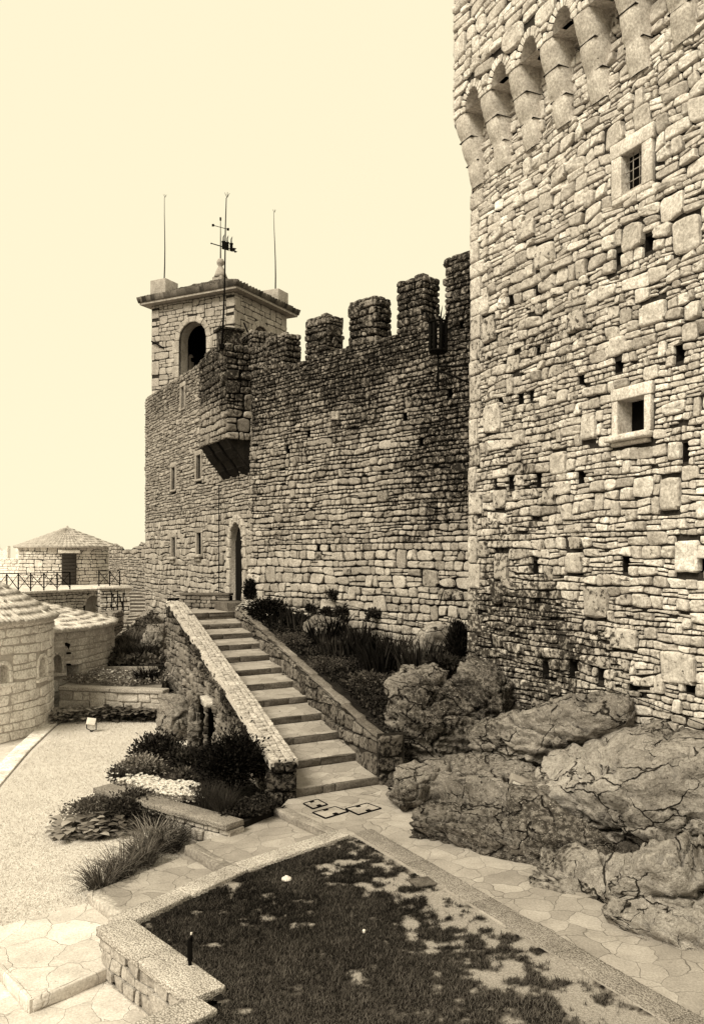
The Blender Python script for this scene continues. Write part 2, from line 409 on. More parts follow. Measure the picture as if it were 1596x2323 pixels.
def make_paving(name, lo, hi, cell=2.6, joint_dark=True, jw=.02):
    t = NT(name)
    sep = t.n('ShaderNodeSeparateXYZ'); t.set(sep.inputs[0], t.pos)
    n1 = t.n('ShaderNodeTexNoise'); n1.inputs['Scale'].default_value = 2.2; n1.inputs['Detail'].default_value = 3; t.set(n1.inputs['Vector'], t.pos)
    mx = t.n('ShaderNodeMix', data_type='VECTOR'); mx.inputs[0].default_value = .16
    t.set(mx.inputs[4], t.pos); t.set(mx.inputs[5], n1.outputs['Color']) if False else None
    va = t.n('ShaderNodeVectorMath', operation='SCALE'); t.set(va.inputs[0], n1.outputs['Color']); va.inputs['Scale'].default_value = .38
    vb = t.n('ShaderNodeVectorMath', operation='ADD'); t.set(vb.inputs[0], t.pos); t.set(vb.inputs[1], va.outputs[0])
    vm = t.n('ShaderNodeVectorMath', operation='MULTIPLY'); t.set(vm.inputs[0], vb.outputs[0]); vm.inputs[1].default_value = (1, 1, .05)
    ve = t.n('ShaderNodeTexVoronoi', feature='DISTANCE_TO_EDGE'); ve.inputs['Scale'].default_value = cell; t.set(ve.inputs['Vector'], vm.outputs[0])
    vc = t.n('ShaderNodeTexVoronoi', feature='F1'); vc.inputs['Scale'].default_value = cell; t.set(vc.inputs['Vector'], vm.outputs[0])
    sc = t.n('ShaderNodeSeparateColor'); t.set(sc.inputs[0], vc.outputs['Color'])
    v = t.map(sc.outputs[0], 0, 1, lo, hi)
    v = t.math('MULTIPLY', v, t.map(t.noise(3.2, 5), .25, .75, .78, 1.2))
    v = t.math('MULTIPLY', v, t.map(t.noise(45, 7, .7), .3, .7, .74, 1.24))
    v = t.math('MULTIPLY', v, t.map(t.noise(13, 8, .7), .60, .68, 1., .62, True))
    wid = t.map(t.noise(5, 3), .3, .7, jw * .3, jw * 1.8)
    j = t.map(ve.outputs['Distance'], 0, wid, 1, 0, True)
    jc = t.map(t.noise(.9, 2), .42, .58, .05 if joint_dark else .2, .16 if joint_dark else .62, True)
    v = t.mixf(t.math('MULTIPLY', j, t.map(t.noise(1.7, 3), .35, .65, .1, .6)), v, jc)
    t.color(t.ramp(v))
    h = t.math('ADD', t.math('MULTIPLY', t.math('SUBTRACT', 1., j), .8), t.math('ADD', t.math('MULTIPLY', t.noise(40, 6, .7), .3), t.math('MULTIPLY', t.noise(6, 5, .6), .9)))
    t.bump(h, .7, .018)
    return t.m
def make_pebble(name, lo, hi, sc=38):
    t = NT(name)
    ve = t.n('ShaderNodeTexVoronoi', feature='F1'); ve.inputs['Scale'].default_value = sc; t.set(ve.inputs['Vector'], t.pos)
    sc_ = t.n('ShaderNodeSeparateColor'); t.set(sc_.inputs[0], ve.outputs['Color'])
    v = t.map(sc_.outputs[0], 0, 1, lo, hi)
    v = t.math('MULTIPLY', v, t.map(ve.outputs['Distance'], .3, .8, 1.06, .5))
    v = t.math('MULTIPLY', v, t.map(t.noise(2.5, 5), .25, .75, .72, 1.2))
    v = t.math('MULTIPLY', v, t.map(t.attr('tone'), 0, 1, .8, 1.2))
    t.color(t.ramp(v)); t.bump(t.math('SUBTRACT', 1., ve.outputs['Distance']), .9, .015)
    return t.m
def make_leaf(name, lo, hi, trans=.15, rough=.6):
    t = NT(name); v = t.map(t.attr('tone'), 0, 1, lo, hi)
    c = t.ramp(v); t.color(c); t.b.inputs['Roughness'].default_value = rough
    if trans:
        tr = t.n('ShaderNodeBsdfTranslucent'); t.set(tr.inputs['Color'], c)
        mx = t.n('ShaderNodeMixShader'); mx.inputs[0].default_value = trans
        t.t.links.new(t.b.outputs[0], mx.inputs[1]); t.t.links.new(tr.outputs[0], mx.inputs[2])
        t.t.links.new(mx.outputs[0], t.t.nodes['Material Output'].inputs['Surface'])
    return t.m
def make_plain(name, v, var=.25, sc=12, rough=.7, metal=0., bump=.2):
    t = NT(name); x = t.math('MULTIPLY', v, t.map(t.noise(sc, 6, .65), .25, .75, 1 - var, 1 + var))
    t.color(t.ramp(x)); t.b.inputs['Roughness'].default_value = rough; t.b.inputs['Metallic'].default_value = metal
    t.bump(t.noise(sc * 3, 5), bump, .01); return t.m
def make_soil(name, lo, hi):
    t = NT(name); v = t.map(t.noise(2.2, 6, .65), .3, .7, lo, hi)
    v = t.math('MULTIPLY', v, t.map(t.noise(60, 6, .7), .3, .7, .55, 1.4)); t.color(t.ramp(v))
    t.bump(t.math('ADD', t.noise(60, 6, .7), t.noise(9, 5)), .8, .02); return t.m

M = {}
M['tower'] = make_stone('tower_stone', .32, .76, dark=.24, light=.30, sc=.9)
M['tower_dressed'] = make_stone('tower_dressed_stone', .34, .66, dark=.16, light=.2, sc=1.1, bump=.4)
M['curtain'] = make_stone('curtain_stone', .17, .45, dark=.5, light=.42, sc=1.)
M['gate'] = make_stone('gate_stone', .18, .44, dark=.42, light=.3, sc=1.1)
M['gate_dressed'] = make_stone('gate_dressed_stone', .22, .42, dark=.2, light=.15, sc=1., bump=.35)
M['belfry'] = make_stone('belfry_stone', .24, .44, dark=.14, light=.12, sc=1., bump=.35)
M['pale'] = make_stone('glare_stone', .66, .86, dark=.02, light=.1, sc=.8, bump=.35)  # lightened to paint a white glare over the left side
M['turret'] = make_stone('turret_stone', .44, .70, dark=.12, light=.15, sc=.8, bump=.4)  # raised too, carrying the painted glare to annex and turret
M['retain'] = make_stone('retaining_stone', .26, .52, dark=.22, light=.2, sc=1.1)
M['stair_wall'] = make_stone('stair_wall_stone', .07, .30, dark=.5, light=.3, sc=1.2)
M['coping'] = make_stone('coping_stone', .30, .52, dark=.2, light=.4, sc=1.2, bump=.8)
M['bedrock'] = make_stone('bedrock', .04, .14, dark=.7, light=.4, sc=1.4, bump=1.2, dist=.06, ledge=1.1, soft=.15)  # darker than the boulders, painting shade into the gaps between them
M['rock'] = make_stone('rock', .14, .40, dark=.8, light=.6, sc=1.5, bump=1., dist=.07, ledge=1.1, soft=.15, stainw=.8)
M['rock_pale'] = make_stone('rock_pale', .27, .54, dark=.6, light=.3, sc=1.5, bump=1., dist=.07, ledge=1.1, soft=.15, stainw=.8)
M['mortar'] = make_plain('mortar', .006, .4, 20)
M['mortar_pale'] = make_plain('mortar_pale', .46, .3, 14)
M['mortar_mid'] = make_plain('mortar_mid', .03, .4, 14)
M['mortar_tower'] = make_stone('mortar_tower', .012, .07, dark=.3, light=.0)
M['shaded_stone'] = make_stone('shaded_stone', .006, .035, dark=.4, light=.1)  # near-black corbel colour paints the shade under the box
M['dark'] = make_plain('painted_shade', .002, .3)  # near-black, painting the shade in openings, the belfry and under the box
M['tile'] = make_stone('roof_tile', .26, .48, dark=.18, light=.3, sc=1.2, bump=.4)
M['tile_pale'] = make_stone('roof_tile_glare', .40, .62, dark=.08, light=.2, sc=1., bump=.4)  # left roofs whitened in colour for the glare
M['tile_dark'] = make_stone('roof_tile_dark', .03, .15, dark=.3, light=.3, sc=1.2, bump=.4)
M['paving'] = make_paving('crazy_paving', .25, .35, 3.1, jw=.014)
M['paving_pale'] = make_paving('crazy_paving_glare', .50, .66, 2.3, joint_dark=False, jw=.014)  # paler paving colour holds the painted glare at lower left
M['paving_low'] = make_paving('crazy_paving_low', .46, .60, 2.6, joint_dark=False, jw=.014)  # glare put into the colour of the left-hand pavement
M['step'] = make_stone('step_stone_shaded', .07, .15, dark=.2, light=.1, sc=1.2, bump=.5)  # dark colour paints the shade on the step fronts
M['edge'] = make_stone('edge_stone', .15, .27, dark=.2, light=.1, sc=1.2, bump=.5)
M['kerb'] = make_pebble('pebble_kerb', .24, .36, 62)
M['kerb_pale'] = make_pebble('pebble_coping', .40, .58, 56)
M['iron'] = make_plain('iron', .004, .3, 20, .9)
M['wood'] = make_plain('wood_door', .035, .4, 18)
M['grey_metal'] = make_plain('grey_metal', .24, .2, 14, .5)
M['pale_metal'] = make_plain('pale_metal', .6, .15, 14, .5)
M['soil'] = make_soil('soil', .006, .03)
M['soil_pale'] = make_soil('bare_soil', .06, .26)
t = NT('lawn_soil'); v = t.map(t.attr('tone'), .25, .75, .012, .30); v = t.math('MULTIPLY', v, t.map(t.noise(70, 6, .7), .3, .7, .45, 1.5)); t.color(t.ramp(v)); t.bump(t.math('ADD', t.noise(60, 6, .7), t.noise(9, 5)), .8, .02); M['lawn_soil'] = t.m
M['lawn_pale'] = make_soil('glare_lawn', .56, .64)  # lawn whitened to paint glare into its colour
M['grass'] = make_leaf('grass_blade', .004, .15, .12, .8)
M['grass_pale'] = make_leaf('glare_grass_blade', .48, .68, .2)  # blades lightened with the same painted glare
M['leaf_black'] = make_leaf('leaf_darkest', .0015, .016, .03, .8)
M['leaf_dark'] = make_leaf('leaf_dark', .004, .055, .08, .8)
M['leaf_mid'] = make_leaf('leaf_mid', .02, .16, .12, .8)
M['leaf_pale'] = make_leaf('leaf_pale', .08, .40, .15, .8)
M['leaf_silver'] = make_leaf('leaf_silver', .20, .56, .2)
M['petal'] = make_leaf('white_petal', .62, .9, .2)

# ------------------------------------------------------------------ camera, sky, sun
sc = bpy.context.scene
cam = bpy.data.cameras.new('camera'); co = bpy.data.objects.new('camera', cam); C.objects.link(co)
co.location = (0, 0, EYE); co.rotation_euler = (rad(90), 0, 0)
cam.sensor_fit = 'VERTICAL'; cam.sensor_height = 36.; cam.lens = F / 2323. * 36.; cam.shift_y = (HY - 1161.5) / 2323.
cam.clip_end = 3000.; cam.clip_start = .1; sc.camera = co
SUN_EL, SUN_AZ = 46., 222.       # azimuth from +y clockwise: behind and to the left
w = bpy.data.worlds.new('World'); sc.world = w; w.use_nodes = True
nt = w.node_tree; bg = nt.nodes['Background']
sky = nt.nodes.new('ShaderNodeTexSky'); sky.sky_type = 'NISHITA'; sky.sun_disc = False
sky.sun_elevation = rad(SUN_EL); sky.sun_rotation = rad(SUN_AZ)
bw = nt.nodes.new('ShaderNodeRGBToBW'); nt.links.new(sky.outputs[0], bw.inputs[0])
# overcast: an even cream cloud deck with a little of the sky's own brightness showing through
mixn = nt.nodes.new('ShaderNodeMix'); mixn.data_type = 'FLOAT'; mixn.inputs[0].default_value = .06
mixn.inputs[2].default_value = 8.2; nt.links.new(bw.outputs[0], mixn.inputs[3])
vm = nt.nodes.new('ShaderNodeVectorMath'); vm.operation = 'SCALE'; vm.inputs[0].default_value = (1.0, .905, .640)
nt.links.new(mixn.outputs[0], vm.inputs['Scale']); nt.links.new(vm.outputs[0], bg.inputs['Color'])
bg.inputs['Strength'].default_value = .13
sl = bpy.data.lights.new('sun', 'SUN'); sl.energy = 5.0; sl.angle = rad(26); sl.color = (1., .92, .74)
so = bpy.data.objects.new('sun', sl); C.objects.link(so)
a_, e_ = rad(SUN_AZ), rad(SUN_EL)
sd = Vector((math.sin(a_) * math.cos(e_), math.cos(a_) * math.cos(e_), math.sin(e_)))
so.rotation_euler = sd.to_track_quat('Z', 'Y').to_euler(); so.location = (-10, -10, 20)
sc.view_settings.view_transform = 'Standard'; sc.view_settings.look = 'None'; sc.view_settings.gamma = 1.; sc.view_settings.exposure = 0.
# ================================================================== the tall keep on the right
def arch_voussoirs(cu, r, v0, w, n, e=1.):
    """wedge stones round a half circle: list of quads"""
    out = []
    for i in range(n):
        a0, a1 = math.pi * i / n, math.pi * (i + 1) / n
        q = [(cu + r * math.cos(a0), v0 + r * e * math.sin(a0)), (cu + (r + w) * math.cos(a0), v0 + (r * e + w) * math.sin(a0)),
             (cu + (r + w) * math.cos(a1), v0 + (r * e + w) * math.sin(a1)), (cu + r * math.cos(a1), v0 + r * e * math.sin(a1))]
        out.append(q)
    return out
def arch_block(cu, r, v0, e=1.):
    def f(a, b):
        m = a + .6 * (b - a)
        if m < v0: return (cu - r, cu + r)
        y = (m - v0) / e
        if y >= r: return None
        x = math.sqrt(r * r - y * y); return (cu - x, cu + x)
    return f
def arch_sheet(mb, U, V, cu, hw, v0, vb, fn, e=1., depth=-.03, mi=1, tone=.15, n=16, soffit=.5, smi=0, stone=.4):
    """wall sheet with a round-headed opening (sill at vb, springing at v0), plus its reveals"""
    a = np.linspace(np.pi, 0, n + 1); ax = cu + hw * np.cos(a); ay = v0 + hw * e * np.sin(a)
    def q(us, vs):
        uu, vv = np.meshgrid(us, vs, indexing='ij'); grid(mb, fn(uu, vv, np.full(uu.shape, depth)), mi, tone, flip=True)
    if U[0] < cu - hw: q([U[0], cu - hw], [V[0], V[1]])
    if U[1] > cu + hw: q([cu + hw, U[1]], [V[0], V[1]])
    if vb > V[0]: q([cu - hw, cu + hw], [V[0], vb])
    uu = np.stack([ax, ax], 1); vv = np.stack([ay, np.full(n + 1, V[1])], 1)
    grid(mb, fn(uu, vv, np.full(uu.shape, depth)), mi, tone, flip=True)
    pu = np.r_[[cu - hw], ax, [cu + hw]]; pv = np.r_[[vb], ay, [vb]]
    if vb > V[0] - 1e-6: pu = np.r_[pu, [cu - hw]]; pv = np.r_[pv, [vb]]
    d = np.linspace(.004, -soffit, 4)
    uu = pu[:, None] + 0 * d; vv = pv[:, None] + 0 * d
    grid(mb, fn(uu, vv, d[None] + 0 * uu), smi, stone)

R1 = np.random.default_rng(11)
T0 = A([2.256, 16., 0]); dT = unit(A([.429, -.903, 0])); nT = unit(A([-.903, -.429, 0]))
def tower_fn(u, v, d):
    u = np.asarray(u, float); v = np.asarray(v, float)
    dd = np.asarray(d, float) + np.clip(9. - v, 0, 20) * .010
    return T0 + u[..., None] * dT + v[..., None] * Z + dd[..., None] * nT
keep = thing('stone_keep', 'tall rough stone keep with a row of arched corbels under its top', 'tower', (3.8, 12.8, 0))
UT = (0., 10.4)
win1 = (4.00, 4.40, 8.92, 9.47); win2 = (3.96, 4.49, 5.37, 5.88)
def up(px, py):
    r = (px - CX) / F; s = (16 * r - 2.256) / (.429 + .903 * r); Y = 16 - .903 * s
    return s, EYE - (py - HY) / F * Y
def C6(x, y): return up((1800 + x / 1.574) / 1.763, (900 + y / 1.574) / 1.763)
def C7(x, y): return up((1800 + x / 1.574) / 1.763, (2000 + y / 1.574) / 1.763)
put = [C6(*p) for p in ((1060, 210), (1250, 112), (550, 400), (385, 470), (1065, 890), (832, 972), (1448, 805), (450, 1092), (518, 1060), (325, 1122), (1490, 1430), (832, 1590), (395, 1622), (568, 1608), (300, 1650), (560, 800))] + \
      [C7(*p) for p in ((552, 432), (826, 428), (1118, 405), (1580, 412), (618, 1060), (790, 1065), (968, 1090), (1175, 1168), (1535, 1168), (1040, 1345), (1090, 1352))]
RP = np.random.default_rng(3); pholes = []
for (s, z) in put:
    w = RP.uniform(.06, .10); h = RP.uniform(.08, .13); pholes.append((s - w, s + w, z - h, z + h))
def tstain_glare(u, v):  # lichen low and left; fading it up-right also paints a bright glare
    n = n2(u, v, .55, 4, 4); n_ = n2(u, v, 2.2, 9, 3)
    m = sstep(5.6, 1.2, u + n * 2.2) * sstep(9.8, 6.6, v + n * 1.6) * (.55 + .45 * sstep(.2, -.6, n_))
    low = sstep(3.6, 2.2, v + n) * sstep(6.5, 2.5, u + n) * .55
    return np.clip(m * .85 + low + n_ * .15, 0, 1)
mb = MB()
quo = []; v = .2
while v < 10.4:
    h = R1.uniform(.28, .52); w = R1.choice([.28, .52, .40]) * R1.uniform(.85, 1.15); quo.append((0., w, v, min(v + h, 10.5))); v += h
def wblk(wn, m, lint, sill): return (wn[0] - m, wn[1] + m, wn[2] - sill, wn[3] + lint)
bigs = []
for (u, z, w, h) in ((.62, 7.75, .42, .5), (.75, 6.1, .5, .55), (1.0, 4.62, .38, .36), (1.05, 3.42, .42, .50), (.95, 2.95, .3, .42), (3.3, 5.6, .34, .42), (2.6, 5.1, .38, .4), (4.95, 4.45, .36, .46), (5.25, 3.6, .4, .46), (5.1, 2.1, .6, .44), (3.5, 2.9, .5, .5), (3.0, 3.5, .4, .34), (4.1, 2.4, .55, .34), (2.2, 8.6, .5, .4), (3.0, 7.3, .42, .38), (5.2, 7.9, .5, .5), (4.6, 7.0, .5, .34), (1.7, 9.2, .5, .36)):
    bigs.append((u - w / 2, u + w / 2, z - h / 2, z + h / 2))
blocks = [b for b in quo] + bigs + [wblk(win1, .24, .22, .12), wblk(win2, .16, .2, .16)] + pholes
# thin and thick courses follow each other
S = layout(UT, (.1, 12.0), R1, (.07, .185), (1., 2.7), big=.10, split=.24, blocks=blocks, wav=.36, hfun=lambda v: 1.12 if v > 6.5 else .92)
stones(mb, S, tower_fn, R1, gap=.008, prot=(.008, .042), N=14, tilt=.17, ex=(3.4, 7), rec=.07, tone=(.5, .2), stain=tstain_glare, jit=.075)
dq = [[(a, c), (b, c), (b, d), (a, d)] for a, b, c, d in quo]
stones(mb, dq, tower_fn, R1, gap=.006, prot=(.02, .035), N=18, tilt=.02, ex=(8, 14), rec=.06, tone=(.5, .08), stain=tstain_glare, jit=.015)
dq = [[(a, c), (b, c), (b, d), (a, d)] for a, b, c, d in bigs]
stones(mb, dq, tower_fn, R1, gap=.012, prot=(.03, .05), N=18, tilt=.03, ex=(5, 10), rec=.06, tone=(.5, .14), stain=tstain_glare, jit=.05)
backing(mb, UT, (-.6, 12.3), tower_fn, -.028, holes=[win1, win2] + pholes, step=.7, tone=.4, stain=tstain_glare)
for h in pholes: recess(mb, h, tower_fn, .3, -.028, mi=1, back_mi=2, tone=.1)
recess(mb, win2, tower_fn, .24, -.0, tone=.5); recess(mb, win1, tower_fn, .13, -.0, tone=.5)
# return face going back towards the curtain wall
dS = unit(A([.36, .93, 0])); nS = unit(A([-.93, .36, 0]))
side_fn = plane(T0 + nT * .0, dS, nS)
S = layout((0., 3.2), (.4, 10.6), R1, (.2, .42), (.9, 2.2), big=.1, split=.1, wav=.2)
stones(mb, S, side_fn, R1, gap=.008, prot=(.0, .03), N=10, tilt=.04, ex=(5, 9), tone=(.45, .12), stain=lambda u, v: .5 + 0 * u)
backing(mb, (-.03, 3.2), (-.6, 12.05), side_fn, -.028, tone=.4)
mb.build('wall', [M['tower'], M['mortar_tower'], M['dark']], keep)

# machicolation: corbels, arches, parapet
OH = .42; ZC0, ZC1, ZCR = 10.5, 11.72, 12.05
cuts = [.26 + .822 * i for i in range(12)]
def corbel(s):
    mb = MB(); n = 22; zz = np.linspace(0, 1, n); pr = []
    for t in zz:
        seg = t * 3; k = min(int(seg), 2); f = seg - k
        pr.append(OH * ([0.14, .40, .72][k] + [.26, .32, .30][k] * math.sin(f * math.pi / 2) ** .9))
    pr = A(pr); z = ZC0 + (ZC1 - ZC0) * zz; hw = .20
    cs = A([-1, -.96, -.72, 0, .72, .96, 1])[None] * (.18 + .035 * zz)[:, None]; dd = A([0, .75, .97, 1, .97, .75, 0])
    uu = s + cs + R1.normal(0, .005, (n, 7)) + .012 * np.sin(zz * 5 + s)[:, None]; d = pr[:, None] * dd[None] + R1.normal(0, .004, (n, 7)); d[:, 0] = d[:, -1] = -.02
    grid(mb, tower_fn(uu, z[:, None] + 0 * uu, d), 0, np.clip(.55 + .12 * (np.floor(zz * 3 - 1e-6) - 1)[:, None] * R1.uniform(-1, 1) + 0 * uu, 0, 1))
    # joints between the three corbel stones
    for k in (1, 2):
        zk = ZC0 + (ZC1 - ZC0) * k / 3.; pk = OH * [0, .36, .70][k] + .012
        fnbox(mb, (s - hw + .005, s + hw - .005), (zk - .008, zk + .008), (-.02, pk), tower_fn, .004, .001, 1)
    bot = A([[s - hw, ZC0, -.02], [s + hw, ZC0, -.02], [s + hw, ZC0, .03], [s - hw, ZC0, .03]])
    mb.add(tower_fn(bot[:, 0], bot[:, 1], bot[:, 2]), [[0, 1, 2, 3]], mi=0)
    return mb.build('corbel', [M['tower_dressed'], M['mortar_mid']], keep)
for s in cuts: corbel(s)
UG0 = .06
mb = MB()
gal = lambda u, v, d: tower_fn(u, v, np.asarray(d) + OH)
q = []; blk = []
for i in range(len(cuts) - 1):
    c = (cuts[i] + cuts[i + 1]) / 2; hw = .212
    lo, hi = cuts[i], cuts[i + 1]
    arch_sheet(mb, (lo, hi), (ZC1, 13.0), c, hw, ZC1, ZC1, gal, e=1.5, depth=-.02, mi=1, tone=.4, soffit=OH + .10, smi=0, stone=.45)
    q += arch_voussoirs(c, hw, ZC1, .16, 11, 1.5); blk.append(arch_block(c, hw + .15, ZC1, 1.5))
stones(mb, q, gal, R1, gap=.006, prot=(.01, .03), N=10, tilt=.05, tone=(.6, .12), rec=.03)
S = layout((UG0, cuts[-1]), (ZC1, 17.), R1, (.12, .28), (1.0, 2.8), big=.1, split=.12, blocks=blk, wav=.25)
stones(mb, S, gal, R1, gap=.01, prot=(.01, .045), N=12, tilt=.1, tone=(.6, .15), rec=.03)
backing(mb, (UG0, cuts[-1]), (13., 17.), gal, -.02, tone=.4)
uu, dd = np.meshgrid([UG0, cuts[-1]], [-.3, OH - .01], indexing='ij'); grid(mb, tower_fn(uu, np.full(uu.shape, 12.07), dd), 1, .4)
backing(mb, (UG0, cuts[0]), (ZC1, 13.), gal, -.02, tone=.4)
S = layout((0., 2.8), (ZC1 - .1, 17.), R1, (.15, .32), (1., 2.2), wav=.2)
side2 = plane(tower_fn(A([UG0]), A([12.]), A([OH]))[0] * A([1, 1, 0]), dS, nS)
stones(mb, S, side2, R1, gap=.01, prot=(.0, .03), N=10, tone=(.55, .12), rec=.03)
backing(mb, (0., 2.8), (ZC1 - .1, 17.), side2, -.02, tone=.4)
und = A([tower_fn(A([UG0]), A([ZC1 - .1]), A([OH - .02]))[0], tower_fn(A([UG0]), A([ZC1 - .1]), A([-.05]))[0]]); w2 = und + dS * 2.8
mb.add(np.r_[und, w2[::-1]], [[0, 1, 2, 3]], mi=1, tone=.4)
mb.build('parapet', [M['tower'], M['mortar_mid']], keep)
# windows of the keep
def tower_window(wn, jw, lint, sill, label, bars, proj):
    mb = MB(); u0, u1, v0, v1 = wn
    fnbox(mb, (u0 - jw * 1.15, u1 + jw * 1.15), (v1, v1 + lint), (-.05, .055), tower_fn, .02, .004, tone=.72)
    fnbox(mb, (u0 - jw, u0), (v0 - (0 if proj else .05), v1), (-.05, .05), tower_fn, .016, .003, tone=.68)
    fnbox(mb, (u1, u1 + jw), (v0 - (0 if proj else .05), v1), (-.05, .05), tower_fn, .016, .003, tone=.70)
    f = mb.build('window', M['tower_dressed'], keep); f['label'] = label
    mb = MB()
    if proj:
        fnbox(mb, (u0 - jw - .06, u1 + jw + .02), (v0 - .10, v0), (-.05, .15), tower_fn, .035, .004, tone=.7)
        fnbox(mb, (u0 - jw, u1 + jw - .04), (v0 - .16, v0 - .10), (-.05, .07), tower_fn, .03, .004, tone=.6)
    else: fnbox(mb, (u0 - jw, u1 + jw), (v0 - .14, v0 - .05), (-.05, .045), tower_fn, .02, .004, tone=.6); fnbox(mb, (u0 - .02, u1 + .02), (v0 - .05, v0), (-.4, .02), tower_fn, .01, .004, tone=.5)
    mb.build('sill', M['tower_dressed'], f)
    if bars:
        mb = MB()
        for k in (.36, .68):
            u = u0 + (u1 - u0) * k; P = tower_fn(A([u, u]), A([v0, v1]), A([-.06, -.06])); tube(mb, P, .008, 6)
        for k in (.28, .55, .8):
            z = v0 + (v1 - v0) * k; P = tower_fn(A([u0, u1]), A([z, z]), A([-.06, -.06])); tube(mb, P, .008, 6)
        mb.build('bars', M['grey_metal'], f)
tower_window(win1, .2, .22, .12, 'small barred window high on the keep', True, False)
tower_window(win2, .12, .18, .16, 'small open window above a thick stone sill', False, True)

# ================================================================== curtain wall with merlons
R2 = np.random.default_rng(21)
C0 = A([2.49, 17.2, 0]); uC = unit(A([-.656, .755, 0])); nC = unit(A([-.755, -.656, 0]))
cur_fn = plane(C0, uC, nC); ZT = 8.57
curtain = thing('curtain_wall', 'dark lichened stone wall with square merlons between keep and gate building', 'wall', (-.2, 20.2, 0))
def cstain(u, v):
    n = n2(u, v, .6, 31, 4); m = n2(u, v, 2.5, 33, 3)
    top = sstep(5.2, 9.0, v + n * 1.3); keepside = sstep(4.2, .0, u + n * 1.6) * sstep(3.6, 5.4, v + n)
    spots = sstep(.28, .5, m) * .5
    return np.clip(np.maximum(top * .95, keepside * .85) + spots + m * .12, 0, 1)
mb = MB()
def cu_(px, py):
    r = (px - CX) / F; s = (2.49 - 17.2 * r) / (.656 + .755 * r); Y = 17.2 + .755 * s
    return s, EYE - (py - HY) / F * Y
choles = []
for px, py in ((918, 944), (955, 1000), (722, 1248), (748, 1246), (652, 1022), (1020, 890), (700, 985), (1046, 740)):
    s, z = cu_(px, py); choles.append((s - .07, s + .07, z - .1, z + .09))
S = layout((-.9, 8.15), (3.9, ZT), R2, (.07, .155), (1.0, 2.6), big=.05, split=.10, blocks=choles, wav=.34)
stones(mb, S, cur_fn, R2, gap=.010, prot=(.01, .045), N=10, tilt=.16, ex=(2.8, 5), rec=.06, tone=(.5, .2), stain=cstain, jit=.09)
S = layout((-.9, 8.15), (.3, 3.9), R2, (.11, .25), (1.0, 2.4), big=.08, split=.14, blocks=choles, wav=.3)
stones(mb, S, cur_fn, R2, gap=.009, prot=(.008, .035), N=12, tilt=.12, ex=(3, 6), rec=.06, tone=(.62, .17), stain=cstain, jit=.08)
backing(mb, (-.9, 8.15), (-.4, ZT - .02), cur_fn, -.03, holes=choles, step=.8, tone=.5)
for h in choles: recess(mb, h, cur_fn, .3, -.03, mi=1, back_mi=2, tone=.1)
back = plane(C0 - nC * .75, uC, -nC); backing(mb, (-.9, 8.15), (-.4, ZT - .02), back, -.03, tone=.5)
topf = lambda u, v, d: C0 + u[..., None] * uC - (v[..., None]) * nC + (ZT + d)[..., None] * Z
S = layout((-.9, 8.15), (0, .75), R2, (.2, .3), (.8, 2), wav=.1)
stones(mb, S, topf, R2, gap=.012, prot=(.0, .045), N=10, tone=(.35, .15), stain=lambda u, v: .9 + 0 * u, rec=.05)
backing(mb, (-.9, 8.15), (0, .75), topf, -.02, tone=.5)
mb.build('wall', [M['curtain'], M['mortar'], M['dark']], curtain)
def boxstones(mb, P0, U, N, L, D, z0, z1, rng, hr, wr, stain, mats_tone=(.45, .18), gap=.012, prot=(.005, .04), top=True, faces='flbr', capz=None, ex=(3, 6), jit=.07, **kw):
    """free-standing block of rubble: front along U (length L), depth D behind it"""
    U = unit(U); N = unit(N)
    fs = {'f': (P0, U, N, L), 'r': (P0, -N, -U, D), 'l': (P0 + U * L, -N, U, D), 'b': (P0 - N * D, U, -N, L)}
    for k in faces:
        p, a, nn, l = fs[k]; fn = plane(p, a, nn)
        S = layout((0., l), (z0, z1), rng, hr, wr, wav=.2, **kw)
        stones(mb, S, fn, rng, gap=gap, prot=prot, N=10, tilt=.1, ex=ex, rec=.05, tone=mats_tone, stain=stain, jit=jit)
    for k, (p, a, nn, l) in fs.items(): backing(mb, (.02, l - .02), (z0, z1 - .01), plane(p, a, nn), -.03, tone=.4, step=5)
    if top:
        tf = lambda u, v, d: P0 + u[..., None] * U - v[..., None] * N + (z1 + d)[..., None] * Z
        S = layout((-.02, L + .02), (-.02, D + .02), rng, (.18, .3), (.8, 1.8), wav=.1)
        stones(mb, S, tf, rng, gap=gap, prot=(.0, .03), N=10, tone=mats_tone, stain=stain, rec=.07)
        backing(mb, (.02, L - .02), (.02, D - .02), tf, -.03, tone=.4, step=5)
for s0, s1, zt in ((6.47, 7.34, 9.46), (4.74, 5.59, 9.56), (3.02, 3.88, 9.62), (1.46, 2.25, 9.72), (-.7, .80, 9.86)):
    mb = MB()
    boxstones(mb, C0 + uC * s0, uC, nC, s1 - s0, .52, ZT - .02, zt, R2, (.10, .2), (.9, 2.6), lambda u, v: .75 + .25 * n2(u, v, 2, 5), prot=(.01, .055), big=.1, split=.1)
    mb.build('merlon', [M['curtain'], M['mortar']], curtain)

